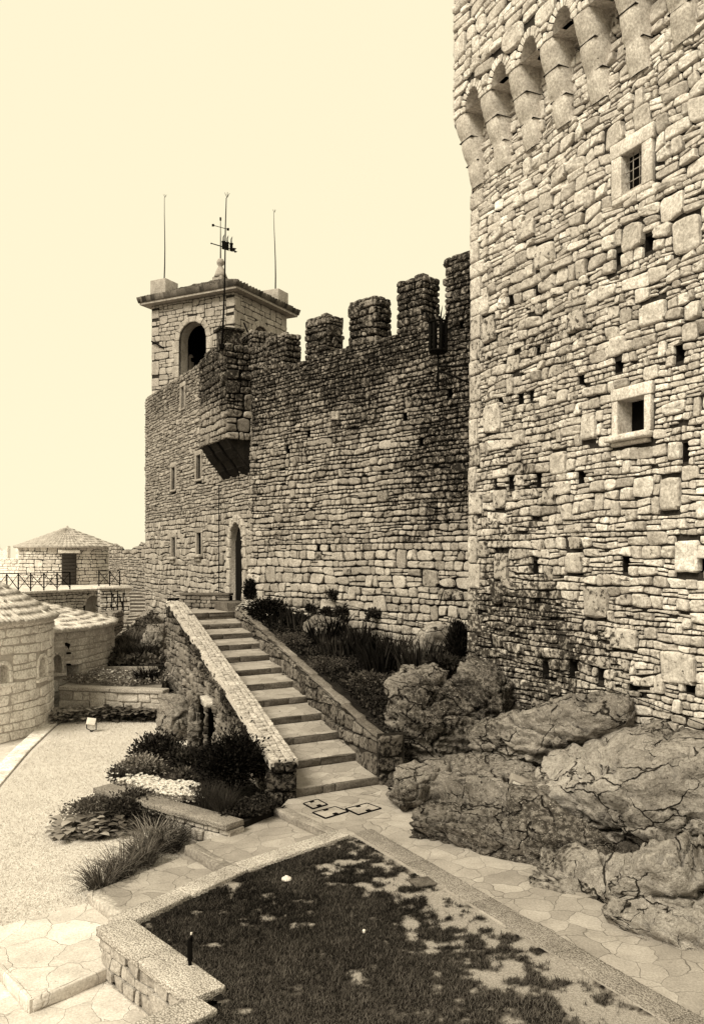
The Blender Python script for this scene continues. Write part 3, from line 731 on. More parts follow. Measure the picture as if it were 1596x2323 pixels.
# ================================================================== gate building
R4 = np.random.default_rng(41)
G0 = A([-2.77, 23.25, 0]); uG = unit(A([-.469, .883, 0])); nG = unit(A([-.883, -.469, 0]))
gat_fn = plane(G0, uG, nG); LG, ZG = 11.5, 9.82
gate = thing('gate_building', 'stone gate building with slit windows and an arched doorway above the stairs', 'building', (-5.5, 28.3, 0))
slits = [(6.25, 6.6, 8.66, 9.4), (7.32, 7.78, 5.95, 6.75), (4.44, 4.9, 6.1, 6.88), (7.28, 7.74, 3.58, 4.27), (4.36, 4.86, 3.66, 4.36)]
dcu, dhw, dsp, dz0 = 1.065, .52, 3.86, 2.3
mb = MB()
blk = [(a - .14, b + .14, c - .1, d + .16) for a, b, c, d in slits] + [arch_block(dcu, dhw + .24, dsp, 1.24)]
def gstain(u, v):
    n = n2(u, v, .6, 51, 4); return np.clip(sstep(7.4, 9.8, v + n * 1.5) * .5 + sstep(1.5, -.5, u + n) * sstep(5, 7, v) * .6 + sstep(.3, .6, n2(u, v, 2., 7)) * .3, 0, 1)
S = layout((-.05, LG), (4.9, ZG), R4, (.065, .13), (.9, 2.8), big=.08, split=.1, blocks=blk, wav=.32)
stones(mb, S, gat_fn, R4, gap=.010, prot=(.01, .045), N=10, tilt=.16, ex=(2.8, 5), rec=.05, tone=(.5, .18), stain=gstain, jit=.09)
S = layout((-.05, LG), (-.3, 4.9), R4, (.10, .22), (1., 2.8), big=.1, split=.12, blocks=blk, wav=.32)
stones(mb, S, gat_fn, R4, gap=.009, prot=(.008, .035), N=10, tilt=.12, ex=(3, 6), rec=.05, tone=(.58, .16), stain=gstain, jit=.08)
dh = (dcu - dhw - .12, dcu + dhw + .12, dz0 - .2, dsp + dhw * 1.35 + .12)
backing(mb, (-.05, LG), (-.8, ZG - .02), gat_fn, -.03, holes=slits + [dh], step=1., tone=.4)
arch_sheet(mb, (dh[0], dh[1]), (dh[2], dh[3]), dcu, dhw, dsp, dh[2], gat_fn, e=1.35, depth=-.03, mi=1, soffit=.15, stone=.5)
for h in slits: recess(mb, h, gat_fn, .065, -.02, tone=.3)
uu, vv = np.meshgrid([dh[0], dh[1]], [dh[2], dh[3]], indexing='ij'); grid(mb, gat_fn(uu, vv, np.full(uu.shape, -.15)), 2, .1)
end_fn = plane(G0 + uG * LG, -nG, uG)
S = layout((0, 1.1), (-.3, ZG), R4, (.1, .2), (.9, 2.5), wav=.25)
stones(mb, S, end_fn, R4, gap=.012, prot=(.01, .05), N=8, tone=(.5, .15), rec=.05)
backing(mb, (0, 1.1), (-.8, ZG - .02), end_fn, -.03, tone=.4)
tf = lambda u, v, d: G0 + u[..., None] * uG - v[..., None] * nG + (ZG + d)[..., None] * Z
S = layout((0, LG), (-.02, .7), R4, (.2, .3), (.8, 2.), wav=.1); stones(mb, S, tf, R4, prot=(0, .04), N=8, tone=(.45, .15), rec=.05, stain=lambda u, v: .6 + 0 * u)
backing(mb, (0, LG), (0, 1.1), tf, -.03, tone=.4)
backing(mb, (-.05, LG), (-.8, ZG - .02), plane(G0 - nG * 1.1, uG, -nG), -.03, tone=.4)
backing(mb, (0, 1.1), (-.8, ZG - .02), plane(G0 - uG * .05, -nG, -uG), -.03, tone=.4)
g_end = plane(G0 - uG * .05, -nG, -uG); S = layout((0, 1.1), (8.2, ZG), R4, (.1, .18), (.9, 2.4), wav=.2); stones(mb, S, g_end, R4, prot=(.0, .03), N=8, tone=(.45, .15), rec=.03, stain=lambda u, v: .8 + 0 * u)
g_bk = plane(G0 - nG * 1.1, uG, -nG); S = layout((0, LG), (7., ZG), R4, (.12, .2), (.9, 2.4), wav=.2); stones(mb, S, g_bk, R4, prot=(.0, .03), N=8, tone=(.45, .15), rec=.03, stain=lambda u, v: .5 + 0 * u)
mb.build('wall', [M['gate'], M['mortar'], M['dark']], gate)
# doorway surround
mb = MB()
q = arch_voussoirs(dcu, dhw, dsp, .25, 9, 1.35)
for sgn in (-1, 1):
    z = dz0
    for k, h in enumerate((.42, .5, .34, .30)):
        a, b = sorted((dcu + sgn * dhw, dcu + sgn * (dhw + (.25 if k % 2 else .33)))); q.append([(a, z), (b, z), (b, min(z + h, dsp)), (a, min(z + h, dsp))]); z += h
stones(mb, q, gat_fn, R4, gap=.004, prot=(.05, .06), N=18, tilt=.01, ex=(12, 18), rec=.03, tone=(.75, .08), jit=.01)
dr = mb.build('doorway', M['gate_dressed'], gate)
# door leaf in the arch; its near-black colour paints the doorway's shade
mb = MB(); a = np.linspace(np.pi, 0, 13); pu = np.r_[dcu - dhw * .98, dcu + dhw * .98 * np.cos(a), dcu + dhw * .98]; pv = np.r_[dz0, dsp + dhw * 1.33 * np.sin(a), dz0]
for d_ in (-.135,):
    P = gat_fn(pu, pv, np.full(pu.shape, d_)); c = P.mean(0); n_ = len(P)
    mb.add(np.r_[P, [c]], T=[[(i + 1) % n_, i, n_] for i in range(n_)])
for k in range(7):
    u = dcu - dhw + .09 + k * .145; fnbox(mb, (u - .062, u + .062), (dz0, dsp + .2), (-.135, -.115), gat_fn, .008, .001, tone=.4)
mb.build('door', M['leaf_black'], gate)  # shade of the doorway put into the door's colour
for i, h in enumerate(slits):
    mb = MB(); u0, u1, v0, v1 = h
    fnbox(mb, (u0 - .13, u1 + .13), (v1, v1 + .16), (-.04, .035), gat_fn, .015, .004, tone=.45)
    fnbox(mb, (u0 - .13, u0), (v0, v1), (-.04, .03), gat_fn, .012, .003, tone=.35); fnbox(mb, (u1, u1 + .12), (v0, v1), (-.04, .03), gat_fn, .012, .003, tone=.3)
    wdw = mb.build('window', M['gate_dressed'], gate); mb = MB()
    if i >= 3:
        fnbox(mb, (u0 - .12, u1 + .14), (v0 - .1, v0), (-.04, .16), gat_fn, .03, .006, tone=.6); fnbox(mb, (u0 - .02, u1 + .05), (v0 - .22, v0 - .1), (-.04, .09), gat_fn, .03, .006, tone=.4)
    else: fnbox(mb, (u0 - .1, u1 + .12), (v0 - .07, v0), (-.04, .06), gat_fn, .015, .004, tone=.5)
    mb.build('sill', M['gate_dressed'], wdw)
# box machicolation over the door
WB, PB = 2.24, .74; bz0, bz1 = 6.78, 9.37
mb = MB(); B0 = G0 + nG * PB
boxstones(mb, B0, uG, nG, WB, PB + .1, bz0, bz1, R4, (.11, .26), (.9, 2.2), lambda u, v: np.clip(.3 + .65 * sstep(7.2, 8.3, v + .5 * n2(u, v, 1., 8)), 0, 1), prot=(.01, .05), big=.1, split=.12, faces='fr')
mbx = mb.build('box_machicolation', [M['gate'], M['mortar']], gate)
for k in range(3):
    mb = MB(); u0, u1 = [(.02, .60), (.82, 1.40), (1.62, 2.22)][k]
    for j in range(4):
        t0, t1 = j / 4, (j + 1) / 4; pz = lambda t: (PB * (t ** .92), 5.85 + .93 * t)
        (d0, z0), (d1, z1) = pz(t0), pz(t1)
        V = []
        for u in (u0, u1):
            for (d, z) in ((d0 - .0, z0), (d1 - .0, z1), (d1, bz0 + .02), (d0, bz0 + .02)):
                V.append(gat_fn(A([u]), A([z + (.03 if j % 2 else 0)]), A([d]))[0])
        mb.add(V, [[0, 1, 2, 3], [7, 6, 5, 4], [0, 4, 5, 1], [1, 5, 6, 2], [3, 7, 4, 0]], tone=.3 + .2 * (j % 2))
    mb.build('corbel', M['shaded_stone'], mbx, smooth=False)
mb = MB(); P = [gat_fn(A([u]), A([z]), A([d]))[0] for (u, z, d) in ((0, 5.95, .0), (WB, 5.95, .0), (WB, bz0, PB - .05), (0, bz0, PB - .05))]; mb.add(P, [[3, 2, 1, 0]]); mb.build('underside', M['dark'], mbx)  # near-black sheet painting the shade below the box
mb = MB(); boxstones(mb, B0 + uG * 1.0 - nG * .02, uG, nG, .9, .4, bz1, bz1 + .12, R4, (.11, .2), (.9, 2.2), lambda u, v: .8 + 0 * u); mb.build('parapet', [M['curtain'], M['mortar']], mbx); mb = MB(); boxstones(mb, C0 + uC * 7.42 + nC * .02, uC, nC, .6, .5, ZT - .03, 9.34, R4, (.11, .2), (.9, 2.2), lambda u, v: .9 + 0 * u)
mb.build('parapet', [M['curtain'], M['mortar']], mbx)
# thin conductor pipes down the gate wall
for u, za, zb, lb in ((6.38, 5.3, 2.2, 'thin dark pipe hooked over at its top, on the gate wall between the slit windows'), (2.48, 5.75, 2.5, 'thin dark pipe running straight down the gate wall left of the doorway')):
    mb = MB(); pts = gat_fn(A([u, u, u, u]), np.linspace(za, zb, 4), A([.075] * 4))
    if u > 5: pts = np.r_[gat_fn(A([u + .45]), A([za + .03]), A([.06])), pts]
    tube(mb, pts, .014, 6); tag(mb.build('conductor_pipe', M['iron']), lb, 'pipe', 'pipes on the gate wall')
# ================================================================== bell tower behind
R5 = np.random.default_rng(51)
PB0 = A([-4.584, 33., 0]); lB = unit(A([-.886, .463, 0])); rB = unit(A([.463, .886, 0])); aB, bB = 4.17, 3.83
nl, nr = unit(A([-.463, -.886, 0])), unit(A([.886, -.463, 0]))
bell = thing('bell_tower', 'square bell tower with arched openings and a low tiled roof behind the gate building', 'bell tower', (-5.5, 35.7, 8))
mb = MB(); zb0, zb1, sill = 7.8, 13.94, 10.2
for (p, U, N, L, cu, hw, top, vis) in ((PB0, lB, nl, aB, 2.05, .68, 13.03, 1), (PB0, rB, nr, bB, 1.88, .60, 13.03, 1), (PB0 + lB * aB, rB, -nr, bB, 1.9, .17, 12.3, 0), (PB0 + rB * bB, lB, -nl, aB, 2.05, .17, 12.3, 0)):
    fn = plane(p, U, N); sp = top - hw
    S = layout((0, L), (zb0, zb1), R5, (.14, .28), (1.1, 2.8), big=.12, split=.12, blocks=[arch_block(cu, hw + .24, sp)] + [(0, .4, z, z + .35) for z in np.arange(zb0, zb1, .7)] + [(L - .4, L, z, z + .35) for z in np.arange(zb0, zb1, .7)], wav=.2)
    S = S[~((np.abs(S[:, :, 0].mean(1) - cu) < hw) & (S[:, :, 1].mean(1) < sp) & (S[:, :, 1].mean(1) > sill))]
    stones(mb, S, fn, R5, gap=.008, prot=(.002, .018), N=10, tilt=.03, ex=(4, 8), rec=.03, tone=(.5, .14), jit=.05)
    q = [[(a, z), (b, z), (b, z + .35), (a, z + .35)] for a, b in ((0, .4), (L - .4, L)) for z in np.arange(zb0, zb1, .7)]
    stones(mb, q, fn, R5, gap=.005, prot=(.004, .012), N=12, tilt=.01, ex=(9, 14), rec=.03, tone=(.55, .08), jit=.015)
    arch_sheet(mb, (0, L), (-.7, zb1), cu, hw, sp, sill, fn, depth=-.02, mi=1, soffit=.55, smi=0, stone=.5, tone=.5)
    # inner skin of the hollow belfry, near-black to paint the shade inside
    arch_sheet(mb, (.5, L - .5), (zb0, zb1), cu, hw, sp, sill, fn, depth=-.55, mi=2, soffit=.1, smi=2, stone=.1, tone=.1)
floor = [PB0, PB0 + lB * aB, PB0 + lB * aB + rB * bB, PB0 + rB * bB]
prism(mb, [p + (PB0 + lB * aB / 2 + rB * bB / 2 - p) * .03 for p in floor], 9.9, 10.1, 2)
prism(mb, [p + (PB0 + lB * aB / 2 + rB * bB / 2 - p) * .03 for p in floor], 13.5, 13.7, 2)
mb.build('wall', [M['belfry'], M['mortar_mid'], M['dark']], bell)
for (p, U, N, cu, hw, top) in ((PB0, lB, nl, 2.05, .68, 13.03), (PB0, rB, nr, 1.88, .60, 13.03)):
    mb = MB(); fn = plane(p, U, N); q = arch_voussoirs(cu, hw, top - hw, .25, 7)
    for sg in (-1, 1):
        for k in range(4):
            a, b = sorted((cu + sg * hw, cu + sg * (hw + (.25 if k % 2 else .34)))); z = top - hw - (k + 1) * .5; q.append([(a, z), (b, z), (b, z + .5), (a, z + .5)])
    stones(mb, q, fn, R5, gap=.004, prot=(.02, .026), N=18, tilt=.005, ex=(14, 20), rec=.02, tone=(.62, .05), jit=.006)
    mb.build('arch_surround', M['belfry'], bell)
mb = MB(); ov = .34
E = [PB0 - lB * ov - rB * ov, PB0 + lB * (aB + ov) - rB * ov, PB0 + lB * (aB + ov) + rB * (bB + ov), PB0 + rB * (bB + ov) - lB * ov]
prism(mb, E, 13.95, 14.08, 0, .35); eave = mb.build('eave', M['belfry'], bell, smooth=False)
def tile_face(mb, f, cols, rows, amp=.055, lift=.05, tone=(.5, .2), rng=R5, spc=6, edge=.06):
    """barrel tiles over a surface f(u,v)->point,normal with u,v in 0..1"""
    us = np.linspace(0, 1, cols * spc + 1); V = []; tn = []
    off = rng.normal(0, .25, (rows + 1, cols + 1)); jig = rng.normal(0, .012, (rows + 1, cols + 1)); tt = np.clip(rng.normal(tone[0], tone[1], (rows + 1, cols + 1)), 0, 1)
    ci = np.minimum((us * cols).astype(int), cols)
    for k in range(rows):
        for (t, up_) in ((0., 1.), (.55, .45), (.999, .0)):
            v = (k + t) / rows; vv = np.full(us.shape, v); P, Nn = f(us, vv)
            h = amp * np.abs(np.cos(us * cols * np.pi)) ** .8 + lift * up_ + jig[k][ci]
            V.append(P + Nn * h[:, None]); tn.append(tt[k][ci])
    P0_, N0 = f(us, np.zeros(us.shape)); V.insert(0, P0_ - N0 * edge); tn.insert(0, tt[0][ci] * .6)
    grid(mb, np.stack(V, 0), 0, np.stack(tn, 0), flip=True)
ctr = PB0 + lB * aB / 2 + rB * bB / 2; apex = v3(ctr, 15.15); mb = MB(); ov2 = .40
E2 = [v3(PB0 - lB * ov2 - rB * ov2, 14.1), v3(PB0 + lB * (aB + ov2) - rB * ov2, 14.1), v3(PB0 + lB * (aB + ov2) + rB * (bB + ov2), 14.1), v3(PB0 + rB * (bB + ov2) - lB * ov2, 14.1)]
for i in range(4):
    a_c, b_c = E2[i], E2[(i + 1) % 4]
    nn = unit(np.cross(b_c - a_c, apex - a_c)); nn = nn if nn[2] > 0 else -nn
    f = lambda u, v, a_c=a_c, b_c=b_c, nn=nn: ((a_c + (b_c - a_c) * u[:, None]) * (1 - v[:, None]) + apex * v[:, None], nn + 0 * u[:, None])
    tile_face(mb, f, 22, 8, amp=.10, lift=.07, tone=(.5, .3))
    for t in np.linspace(0, .9, 9):       # hip tiles
        p, q_ = a_c + (apex - a_c) * t, a_c + (apex - a_c) * (t + .115); tube(mb, [p + Z * .03, q_ + Z * .07], [.13, .10], 8, tone=R5.uniform(.3, .8))
mb.build('roof', M['tile_dark'], bell)
mb = MB(); pz = 14.95
for (h, z0, z1) in ((.28, pz, pz + .12), (.25, pz + .12, pz + .42),):
    rbox(mb, v3(ctr, (z0 + z1) / 2), A([lB, rB, Z]), (h, h, (z1 - z0) / 2), .02, tone=.5)
lathe(mb, v3(ctr, pz + .40), [(.0, 0), (.30, .0), (.24, .16), (.19, .30), (.13, .42), (.08, .50), (.15, .58), (.165, .68), (.12, .79), (0, .84)], 14, tone=.45)
mb.build('pinnacle', M['belfry'], bell)
for (p, zt) in ((PB0 + lB * (aB - .36) + rB * .36, 15.0), (PB0 + rB * (bB - .35) + lB * .35, 14.95)):
    mb = MB(); rbox(mb, v3(p, (14.1 + zt) / 2), A([lB, rB, Z]), (.4, .4, (zt - 14.1) / 2), .02, .004, tone=.5); mb.build('corner_pier', M['belfry'], bell)
# bell
mb = MB(); bc = v3(ctr, 10.95); lathe(mb, bc, [(a * 1.45, b * 1.45) for a, b in ((.0, .75), (.14, .74), (.26, .66), (.30, .5), (.34, .25), (.44, .05), (.50, 0.), (.46, .02), (.3, .3), (0, .5))], 20)
bb = mb.build('bell', M['iron']); tag(bb, 'dark bronze bell hanging inside the belfry behind its front arch', 'bell')
mb = MB(); beam(mb, v3(ctr - lB * 1.5, 12.05), v3(ctr + lB * 1.5, 12.05), .16, .16); beam(mb, v3(ctr, 11.9), v3(ctr, 12.1), .3, .3, up=lB); mb.build('yoke', M['iron'], bb)
# rods
def rod(p0, p1, r0, r1, label, extra=None):
    t = thing('lightning_rod', label, 'lightning rod', p0, 'lightning rods on the roofs'); p0, p1 = A(p0), A(p1); mb = MB()
    k = np.linspace(0, 1, 6)[:, None]; pts = p0 + (p1 - p0) * k + A([.02, 0, 0]) * np.sin(k * 5); tube(mb, pts, np.linspace(r0, r1, 6), 6); mb.build('pole', M['iron'], t)
    mb = MB()
    for a in range(5): d = A([math.cos(a * 1.26) * .07, math.sin(a * 1.26) * .07, .13]); tube(mb, [p1, p1 + d], .006, 4)
    mb.build('tip', M['iron'], t)
    mb = MB(); rbox(mb, p0 + Z * .05, np.eye(3), (.06, .06, .06), .01); mb.build('bracket', M['iron'], t); return t
pL = PB0 + lB * (aB - .36) + rB * .36; pR = PB0 + rB * (bB - .35) + lB * .35
rod(v3(pL, 15.0), v3(pL + A([.03, 0, 0]), 18.5), .028, .010, 'thin lightning rod on the left corner pier of the bell tower')
rod(v3(pR, 14.95), v3(pR + A([-.05, 0, 0]), 18.35), .034, .010, 'thin lightning rod with a loose wire on the right corner pier of the bell tower')
ped = G0 + uG * .5 + nG * .25; mb = MB()
pc = at(520, 770, 23.3); pede = thing('roof_pedestal', 'small dark flat-topped stone pedestal on the box machicolation', 'pedestal', v3(pc, 9.3))
mb = MB(); rbox(mb, v3(pc, 9.52), A([uG, nG, Z]), (.22, .30, .27), .02, .006, tone=.15, stain=1.); mb.build('block', M['curtain'], pede)
mb = MB(); rbox(mb, v3(pc, 9.82), A([uG, nG, Z]), (.28, .36, .03), .012, .004, tone=.1, stain=1.); mb.build('slab', M['curtain'], pede)
q0 = at(503, 790, 22.9); q1 = at(515, 449, 23.1)
rod(q0, q1, .032, .013, 'tall lightning rod standing at the corner of the box machicolation, the longest rod')
for px0, py0, px1, py1, lb in ((553, 732, 567, 765, 'short slanting iron bar on the bell tower wall beside its right arch'), (344, 774, 372, 790, 'iron bar sticking out of the bell tower wall left of its front arch')):
    mb = MB(); Y = 32.8 if px0 > 400 else 34.75; tube(mb, [at(px0, py0, Y), at(px1, py1, Y - .15)], .035, 6); tag(mb.build('iron_bar', M['iron']), lb, 'bar')
# weather vane: three plumed towers, arrow and cross
vz = pz + 1.2; vane = thing('weather_vane', 'iron weather vane of three plumed towers with arrow and cross on the belfry pinnacle', 'weather vane', v3(ctr, vz))
mb = MB(); tube(mb, [v3(ctr, vz), v3(ctr, 17.85)], [.03, .012], 6); mb.build('staff', M['iron'], vane)
hd = unit(A([.93, -.25, 0])); mb = MB()
tube(mb, [v3(ctr - hd * .42, 16.86), v3(ctr + hd * .5, 16.52)], .022, 6)
tp = v3(ctr - hd * .42, 16.86); lathe(mb, tp - Z * .04, [(0, 0), (.05, .04), (0, .08)], 6); mb.build('arrow', M['iron'], vane)
mb = MB()
def plate(poly):
    P = A([v3(ctr + hd * x, z) for x, z in poly]); sn = A([-hd[1], hd[0], 0]) * .012; n_ = len(P)
    tri = ear(A(poly, float)); mb.add(P - sn, T=tri); mb.add(P + sn, T=tri[:, ::-1])
    i = np.arange(n_); j = (i + 1) % n_; mb.add(np.r_[P - sn, P + sn], np.stack([i, j, j + n_, i + n_], -1))
for k, x in enumerate((.06, .24, .42)):
    b = 16.68 - .06 * k
    plate([(x, b - .1), (x + .14, b - .15), (x + .13, b + .18), (x + .01, b + .2)])
    plate([(x - .01, b + .17), (x + .15, b + .15), (x + .15, b + .22), (x - .01, b + .24)])
    plate([(x + .04, b + .22), (x + .10, b + .21), (x + .09, b + .36), (x + .12, b + .50), (x + .05, b + .40)])
plate([(.5, 16.5), (.66, 16.36), (.76, 16.40), (.64, 16.47), (.72, 16.54), (.58, 16.58)])
mb.build('tower_plate', M['iron'], vane)
mb = MB(); tube(mb, [v3(ctr - hd * .34, 17.62), v3(ctr + hd * .34, 17.38)], .014, 6); rbox(mb, v3(ctr - hd * .34, 17.62), np.eye(3), (.05, .02, .05), .01); rbox(mb, v3(ctr + hd * .34, 17.38), np.eye(3), (.05, .02, .05), .01); rbox(mb, v3(ctr, 17.85), np.eye(3), (.03, .03, .07), .01); mb.build('cross_arm', M['iron'], vane)
# iron fire basket bracketed off the keep
bc = at(993, 763, 15.95); bk = thing('fire_basket', 'black iron fire basket on a scrolled bracket beside the keep', 'wall lamp', bc)
mb = MB()
for k in range(8):
    a = k * math.pi / 4 + .2; d = A([math.cos(a), math.sin(a), 0])
    beam(mb, bc + d * .155 - Z * .30, bc + d * .155 + Z * .30, .065, .03, .006)
mb.build('cage', M['iron'], bk); mb = MB()
for zz, r in ((-.28, .165), (.26, .17), (.0, .16)):
    mb = MB(); a = np.linspace(0, 2 * np.pi, 17); tube(mb, np.stack([bc[0] + r * np.cos(a), bc[1] + r * np.sin(a), bc[2] + zz + 0 * a], -1), .02 if zz else .012, 6, cap=False); mb.build('ring', M['iron'], bk)
mb = MB(); lathe(mb, bc - Z * .32, [(0, 0), (.15, .0), (.15, .04), (0, .05)], 14); mb.build('base_plate', M['iron'], bk); mb = MB()
for k in range(8):
    a = k * math.pi / 4 + .2; d = A([math.cos(a), math.sin(a), 0]); tube(mb, [bc + d * .16 + Z * .27, bc + d * .19 + Z * .38, bc + d * .28 + Z * .50], [.018, .014, .004], 5)
mb.build('spikes', M['iron'], bk); mb = MB()
tube(mb, [bc - Z * .3, bc - Z * .98], .022, 6); lathe(mb, bc - Z * 1.06, [(0, 0), (.06, .05), (0, .11)], 8)
aend = at(1080, 829, 16.02); tube(mb, [bc - Z * .57, aend], .022, 6); tube(mb, [bc - Z * .64, at(1080, 875, 16.02)], .018, 6)
th_ = np.linspace(0, 4.2 * np.pi, 40); rr = .10 * (1 - th_ / 16); dx = unit(aend - bc); sc0 = bc - Z * .78 + dx * .16
tube(mb, sc0 + rr[:, None] * (np.cos(th_)[:, None] * A([dx[0], dx[1], 0]) + np.sin(th_)[:, None] * Z), .012, 5); mb.build('bracket', M['iron'], bk)
# ================================================================== houses, terrace and turret on the left
R6 = np.random.default_rng(61)
def hit_cyl(px, c, r):
    d = unit(A([(px - CX) / F, 1.])); b = np.dot(d, c[:2]); t = b - math.sqrt(max(r * r - (np.dot(c[:2], c[:2]) - b * b), 0)); P = d * t
    return math.atan2(P[1] - c[1], P[0] - c[0]), t, P
def round_house(name, label, cat, c, r, z0, ze, zap, rtop, wall_mat, tile_mat, hr, wins=(), tiles=40, rows=10, ov=.22, cap=True, th=(-3.4, .6), tone=(.6, .12), door=None, mort='mortar_pale', prot=(.002, .014)):
    t = thing(name, label, cat, v3(c, z0)); fn = lambda u, v, d: np.stack([c[0] + (r + d) * np.cos(np.asarray(u) / r), c[1] + (r + d) * np.sin(np.asarray(u) / r), np.asarray(v) + 0 * np.asarray(u) + 0 * np.asarray(d)], -1)
    U = (th[0] * r, th[1] * r); holes = []; blk = []
    for (px, py0, py1, w, kind) in wins:
        a, tt, P = hit_cyl(px, c, r); zt = EYE - (py0 - HY) / F * P[1]; zb = EYE - (py1 - HY) / F * P[1]; u = a * r
        while u > U[1]: u -= 2 * np.pi * r
        while u < U[0]: u += 2 * np.pi * r
        holes.append((u - w / 2, u + w / 2, zb, zt, kind)); blk.append((u - w / 2 - .1, u + w / 2 + .1, zb - .08, zt + .1))
    mb = MB(); S = layout(U, (z0, ze), R6, hr, (1.2, 3.2), big=.06, split=.06, blocks=blk, wav=.18)
    stones(mb, S, fn, R6, gap=.009, prot=prot, N=10, tilt=.05, ex=(4, 8), rec=.04, tone=tone, jit=.05)
    backing(mb, U, (z0, ze), fn, -.012, holes=[h[:4] for h in holes], step=.25, tone=.5)
    for h in holes: recess(mb, h[:4], fn, .25 if h[4] != 'dark' else .4, -.01, tone=.55, back_mi=(2 if h[4] == 'dark' else 0), back_tone=.45)
    back_a = np.linspace(th[1], th[0] + 2 * np.pi, 20); P = np.stack([np.stack([c[0] + (r - .02) * np.cos(back_a), c[1] + (r - .02) * np.sin(back_a), z + 0 * back_a], -1) for z in (z0, ze)], 0); grid(mb, P, 1, .5, flip=True)
    mb.build('wall', [M[wall_mat], M[mort], M['dark']], t)
    for h in holes:
        mb = MB(); u0, u1, v0, v1, kind = h; w = u1 - u0
        q = [[(u0 - .09, v0), (u0, v0), (u0, v1 - w / 2), (u0 - .09, v1 - w / 2)], [(u1, v0), (u1 + .09, v0), (u1 + .09, v1 - w / 2), (u1, v1 - w / 2)]] if kind == 'arch' else [[(u0 - .12, v1), (u1 + .12, v1), (u1 + .12, v1 + .13), (u0 - .12, v1 + .13)]]
        if kind == 'arch':
            q += arch_voussoirs((u0 + u1) / 2, w / 2, v1 - w / 2, .09, 5)
            a = np.linspace(0, np.pi, 9); pu = (u0 + u1) / 2 + w / 2 * np.cos(a); pv = v1 - w / 2 + w / 2 * np.sin(a)
            for lo, hi in ((0, 4), (4, 8)):       # fill the corners above the round head
                cn = (u1, v1) if lo == 0 else (u0, v1); uu = np.r_[pu[lo:hi + 1], cn[0]]; vv = np.r_[pv[lo:hi + 1], cn[1]]; P = fn(uu, vv, np.full(uu.shape, .0)); n_ = len(P) - 1
                mb.add(P, T=[[n_, i, i + 1] for i in range(n_ - 1)], tone=.6)
        stones(mb, q, fn, R6, gap=.002, prot=(.02, .025), N=14, tilt=.01, ex=(9, 14), rec=.03, tone=(.7, .06), jit=.01)
        wd = mb.build('window', M[wall_mat], t)
        if kind == 'arch': mb = MB(); fnbox(mb, (u0 - .12, u1 + .12), (v0 - .08, v0), (-.02, .06), fn, .012, .003, tone=.7); mb.build('sill', M[wall_mat], wd)
    mb = MB(); H = math.hypot(r + ov - rtop, zap - ze); nrm = ((zap - ze) / H, (r + ov - rtop) / H)
    def f(u, v):
        a = U[0] / r + (2 * np.pi if th[1] - th[0] > 5 else (th[1] - th[0] + .0)) * u; rr = (r + ov) + (rtop - r - ov) * v; z = ze + .015 + (zap - ze) * v
        return np.stack([c[0] + rr * np.cos(a), c[1] + rr * np.sin(a), z], -1), np.stack([nrm[0] * np.cos(a), nrm[0] * np.sin(a), nrm[1] + 0 * a], -1)
    tile_face(mb, f, tiles, rows, amp=.038, lift=.02, tone=(.58, .10), rng=R6, edge=.05, spc=6)
    # the far half of the roof, plain
    if th[1] - th[0] < 5:
        a = np.linspace(th[1], th[0] + 2 * np.pi, 16); P = np.stack([np.stack([c[0] + q_ * np.cos(a), c[1] + q_ * np.sin(a), z + 0 * a], -1) for q_, z in ((r + ov, ze + .03), (rtop, zap + .03))], 0); grid(mb, P, 0, .5, flip=True)
    mb.build('roof', M[tile_mat], t)
    mb = MB(); a = np.linspace(0, 2 * np.pi, 49)
    P = np.stack([np.stack([c[0] + q_ * np.cos(a), c[1] + q_ * np.sin(a), z + 0 * a], -1) for q_, z in ((r - .05, ze - .05), (r + .06, ze - .05), (r + .06, ze - .01), (r + ov * .92, ze + .02))], 0); grid(mb, P, 0, .6, flip=True)
    mb.build('cornice', M[wall_mat], t)
    if cap:
        mb = MB(); lathe(mb, v3(c, zap - .05), [(rtop + .16, 0), (rtop + .13, .07), (rtop, .12), (.05, .2), (0, .21)], 12); mb.build('ridge_cap', M[tile_mat], t)
    return t, fn
c1 = A([-10., 19.6])
h1, f1 = round_house('round_house', 'pale round stone house with arched niches and conical tiled roof at left edge', 'house', c1, 2.9, -.6, 2.14, 3.75, .3, 'pale', 'tile_pale', (.13, .24), wins=((8, 1508, 1552, .30, 'arch'), (97.5, 1490, 1537, .42, 'arch')), tiles=90, rows=12, tone=(.7, .08), ov=.13)
c2 = A([-11.05, 24.5])
h2, f2 = round_house('low_round_house', 'low round stone annex with a shallow tiled roof between pale round house and planting bed', 'house', c2, 4.0, -.6, 1.62, 2.25, 1.55, 'turret', 'tile_pale', (.12, .22), wins=((130, 1486, 1528, .26, 'arch'), (167, 1509, 1545, .42, 'dark')), tiles=90, rows=8, cap=False, ov=.12, th=(-2.6, .6), tone=(.5, .14))
mb = MB(); a = np.linspace(0, 2 * np.pi, 40); P = np.stack([c2[0] + 1.62 * np.cos(a), c2[1] + 1.62 * np.sin(a), 2.3 + 0 * a], -1); mb.add(np.r_[P, [v3(c2, 2.3)]], T=[[i, i + 1, 40] for i in range(39)]); mb.build('roof_cap', M['tile_pale'], h2)
a, _, P = hit_cyl(151, c2, 4.0); n_ = A([math.cos(a), math.sin(a), 0]); mb = MB(); p = v3(P, 0) + n_ * .09
zt, zb = EYE - (1466 - HY) / F * P[1], EYE - (1552 - HY) / F * P[1]
tube(mb, [p + Z * (zt + .06) - n_ * .12, p + Z * (zt + .03), p + Z * (zt - .08), p + Z * (zt + zb) / 2, p + Z * zb], .05, 8)
dp = mb.build('downpipe', M['iron']); tag(dp, 'dark metal downpipe on the wall of the low round annex', 'pipe')
